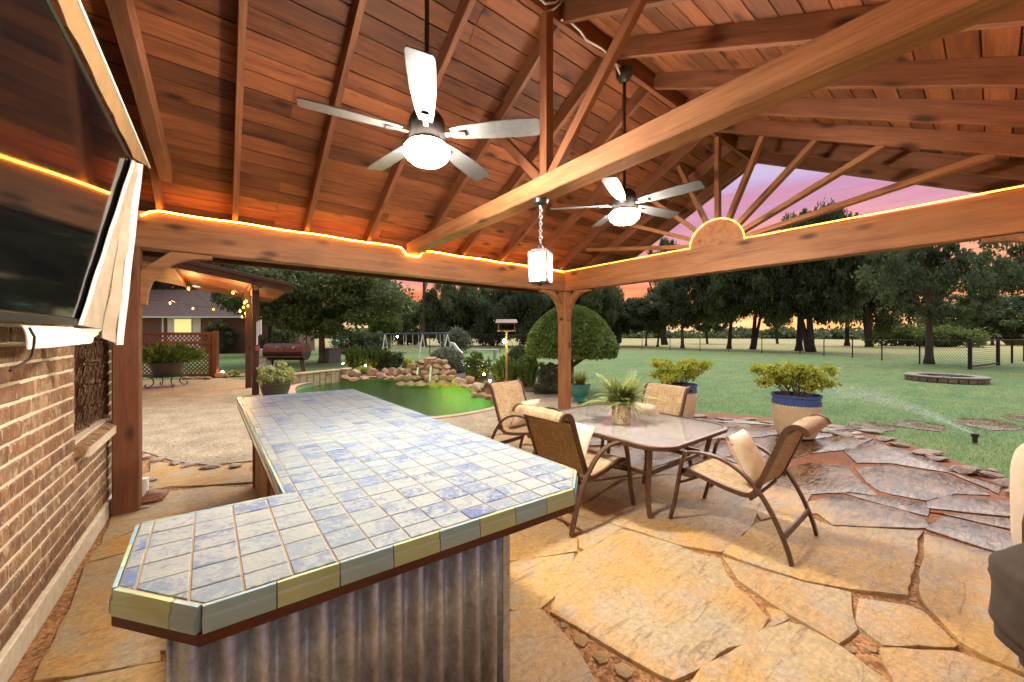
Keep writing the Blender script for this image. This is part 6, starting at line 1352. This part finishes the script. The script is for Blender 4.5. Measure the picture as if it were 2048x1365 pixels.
# bright bushes past the fence
shrub('hedge_bush', 'pale green bush glowing in the far pasture', 'bush', 1790, 650, 690, 110, 692, LLIGHT, 'loose', 5000, .22); shrub('hedge_bush', 'yellow green bush behind the lone tree trunk', 'bush', 1890, 655, 692, 120, 694, LLIGHT, 'loose', 5000, .22); shrub('pampas_clump', 'blue green pampas clump near the far cedar', 'bush', 2030, 668, 689, 44, 690, LGREY, 'spiky', 3000, .2)
# behind the pool
tree('big cedar with shaggy crown beside the smoker', 645, 726, 655, 508, 668, 300, 'cedarl', name='cedar_tree', tr=TRB, tw=1.5, group='cedars behind the pool')
tree('cedar crown filling the gap above the arbour roof', 540, 712, 540, 480, 640, 190, 'cedarl', name='cedar_tree', group='cedars behind the pool')
tree('tall bare pine trunk rising above the beam', 848, 693, 850, 300, 480, 160, 'cedar', name='pine_tree', tr=TRB, tw=.55)
tree('light leaved tree right of the big cedar', 770, 696, 772, 612, 680, 60, 'light', name='young_tree')
tree('round dark tree left of the pine trunk', 815, 690, 815, 600, 690, 90, 'elm', name='round_tree', group='trees behind the swing set')
tree('dense dark tree right of the pine trunk', 905, 692, 905, 560, 690, 130, 'elm', name='round_tree', group='trees behind the swing set')
tree('dark cedar behind the bird feeder', 985, 692, 985, 560, 690, 130, 'cedar', name='round_tree', group='trees behind the swing set')
tree('broad cedar behind the mushroom topiary', 1070, 694, 1070, 545, 690, 150, 'cedar', name='round_tree', group='trees behind the swing set')
tree('cedar right behind the topiary dome', 1160, 694, 1165, 540, 690, 150, 'cedarl', name='round_tree', group='trees behind the swing set')
tree('cedar with lit edge right of the topiary dome', 1225, 693, 1222, 575, 688, 80, 'elm', name='round_tree', group='trees behind the swing set')
shrub('silver_shrub', 'silvery shrub at the fence behind the slide', 'bush', 915, 655, 705, 70, 706, LGREY, 'loose', 5000, .10)
for x, y0_, w_, lb in ((440, 640, 70, 'dark hedge shrub by the fence right of the lattice'), (560, 650, 80, 'dark hedge shrub behind the smoker'), (700, 655, 90, 'dark hedge shrub along the fence by the cedar trunk'), (745, 660, 80, 'dark hedge shrub left of the swing set')): shrub('hedge_shrub', lb, 'bush', x, y0_, 706, w_, 707, LCEDAR, 'loose', 5000, .11)
# beyond the arbour
tree('forked tree trunk between the lattice and neighbour house', 395, 700, 400, 440, 590, 190, 'elm', name='forked_tree', tr=TR[1], tw=2.4)
tree('dark tree over the neighbour house roof', 300, 700, 300, 420, 600, 180, 'elm', name='round_tree')
tree('tall dark tree far left behind the neighbour house', 190, 700, 190, 380, 640, 240, 'cedar', name='round_tree')
# distant tree line
rs_ = np.random.RandomState(5); P = []
for k in range(420):
    az = rs_.uniform(-.2, 2.2); dist = rs_.uniform(230, 300); h_ = rs_.uniform(2.0, 6.5); c = np.array([math.cos(az) * dist, math.sin(az) * dist, h_ * .5]); q = rs_.normal(size=(90, 3)); q /= np.linalg.norm(q, axis=1, keepdims=True); P.append(c + q * np.array([6, 6, h_ * .6]) * (.4 + .6 * rs_.rand(90, 1)))
P = np.concatenate(P); P = P[P[:, 2] > 0]; V, Fc = leaves(P, 1.6, 1.5); kind(tag(link('distant_trees', np_mesh('distant_trees', V, Fc, LELM)), 'low dark line of trees along the far pasture edge', 'tree line'), 'stuff')

# short grass where the lawn is close enough to show blades
n_ = 130000; az = np.random.rand(n_) * 1.15 - .12; dist = 4.6 + 22 * np.random.rand(n_) ** 2.0; gx, gy_ = dist * np.cos(az), dist * np.sin(az)
from mathutils.geometry import intersect_point_tri_2d
def inside(px_, py_, poly):
    r_ = np.zeros(len(px_), bool); m_ = len(poly)
    for i in range(m_):
        (x1, y1), (x2, y2) = poly[i - 1], poly[i]; c = ((y1 > py_) != (y2 > py_)) & (px_ < (x2 - x1) * (py_ - y1) / (y2 - y1 + 1e-12) + x1); r_ ^= c
    return r_
keep = ~(inside(gx, gy_, PATIO) | inside(gx, gy_, DECK) | (gx < 5.6)); gx, gy_ = gx[keep], gy_[keep]; C = np.stack([gx, gy_, np.full(len(gx), -.004)], 1); n_ = len(C)
dirn = np.random.normal(size=(n_, 3)) * .5 + [0, 0, 1]; dirn /= np.linalg.norm(dirn, axis=1, keepdims=True); sidev = np.cross(dirn, np.random.normal(size=(n_, 3))); sidev /= np.linalg.norm(sidev, axis=1, keepdims=True); hh = (.018 + .03 * np.random.rand(n_, 1))
V = np.stack([C - sidev * .004, C + sidev * .004, C + dirn * hh], 1).reshape(-1, 3)
LGR = leaf('grass_blade', (.15, .245, .08), (.24, .345, .12), .35, scale=.8)
kind(tag(link('grass_blades', np_mesh('grass_blades', V, np.arange(n_ * 3).reshape(-1, 3), LGR)), 'short green grass blades along the patio side of the lawn', 'grass'), 'stuff')
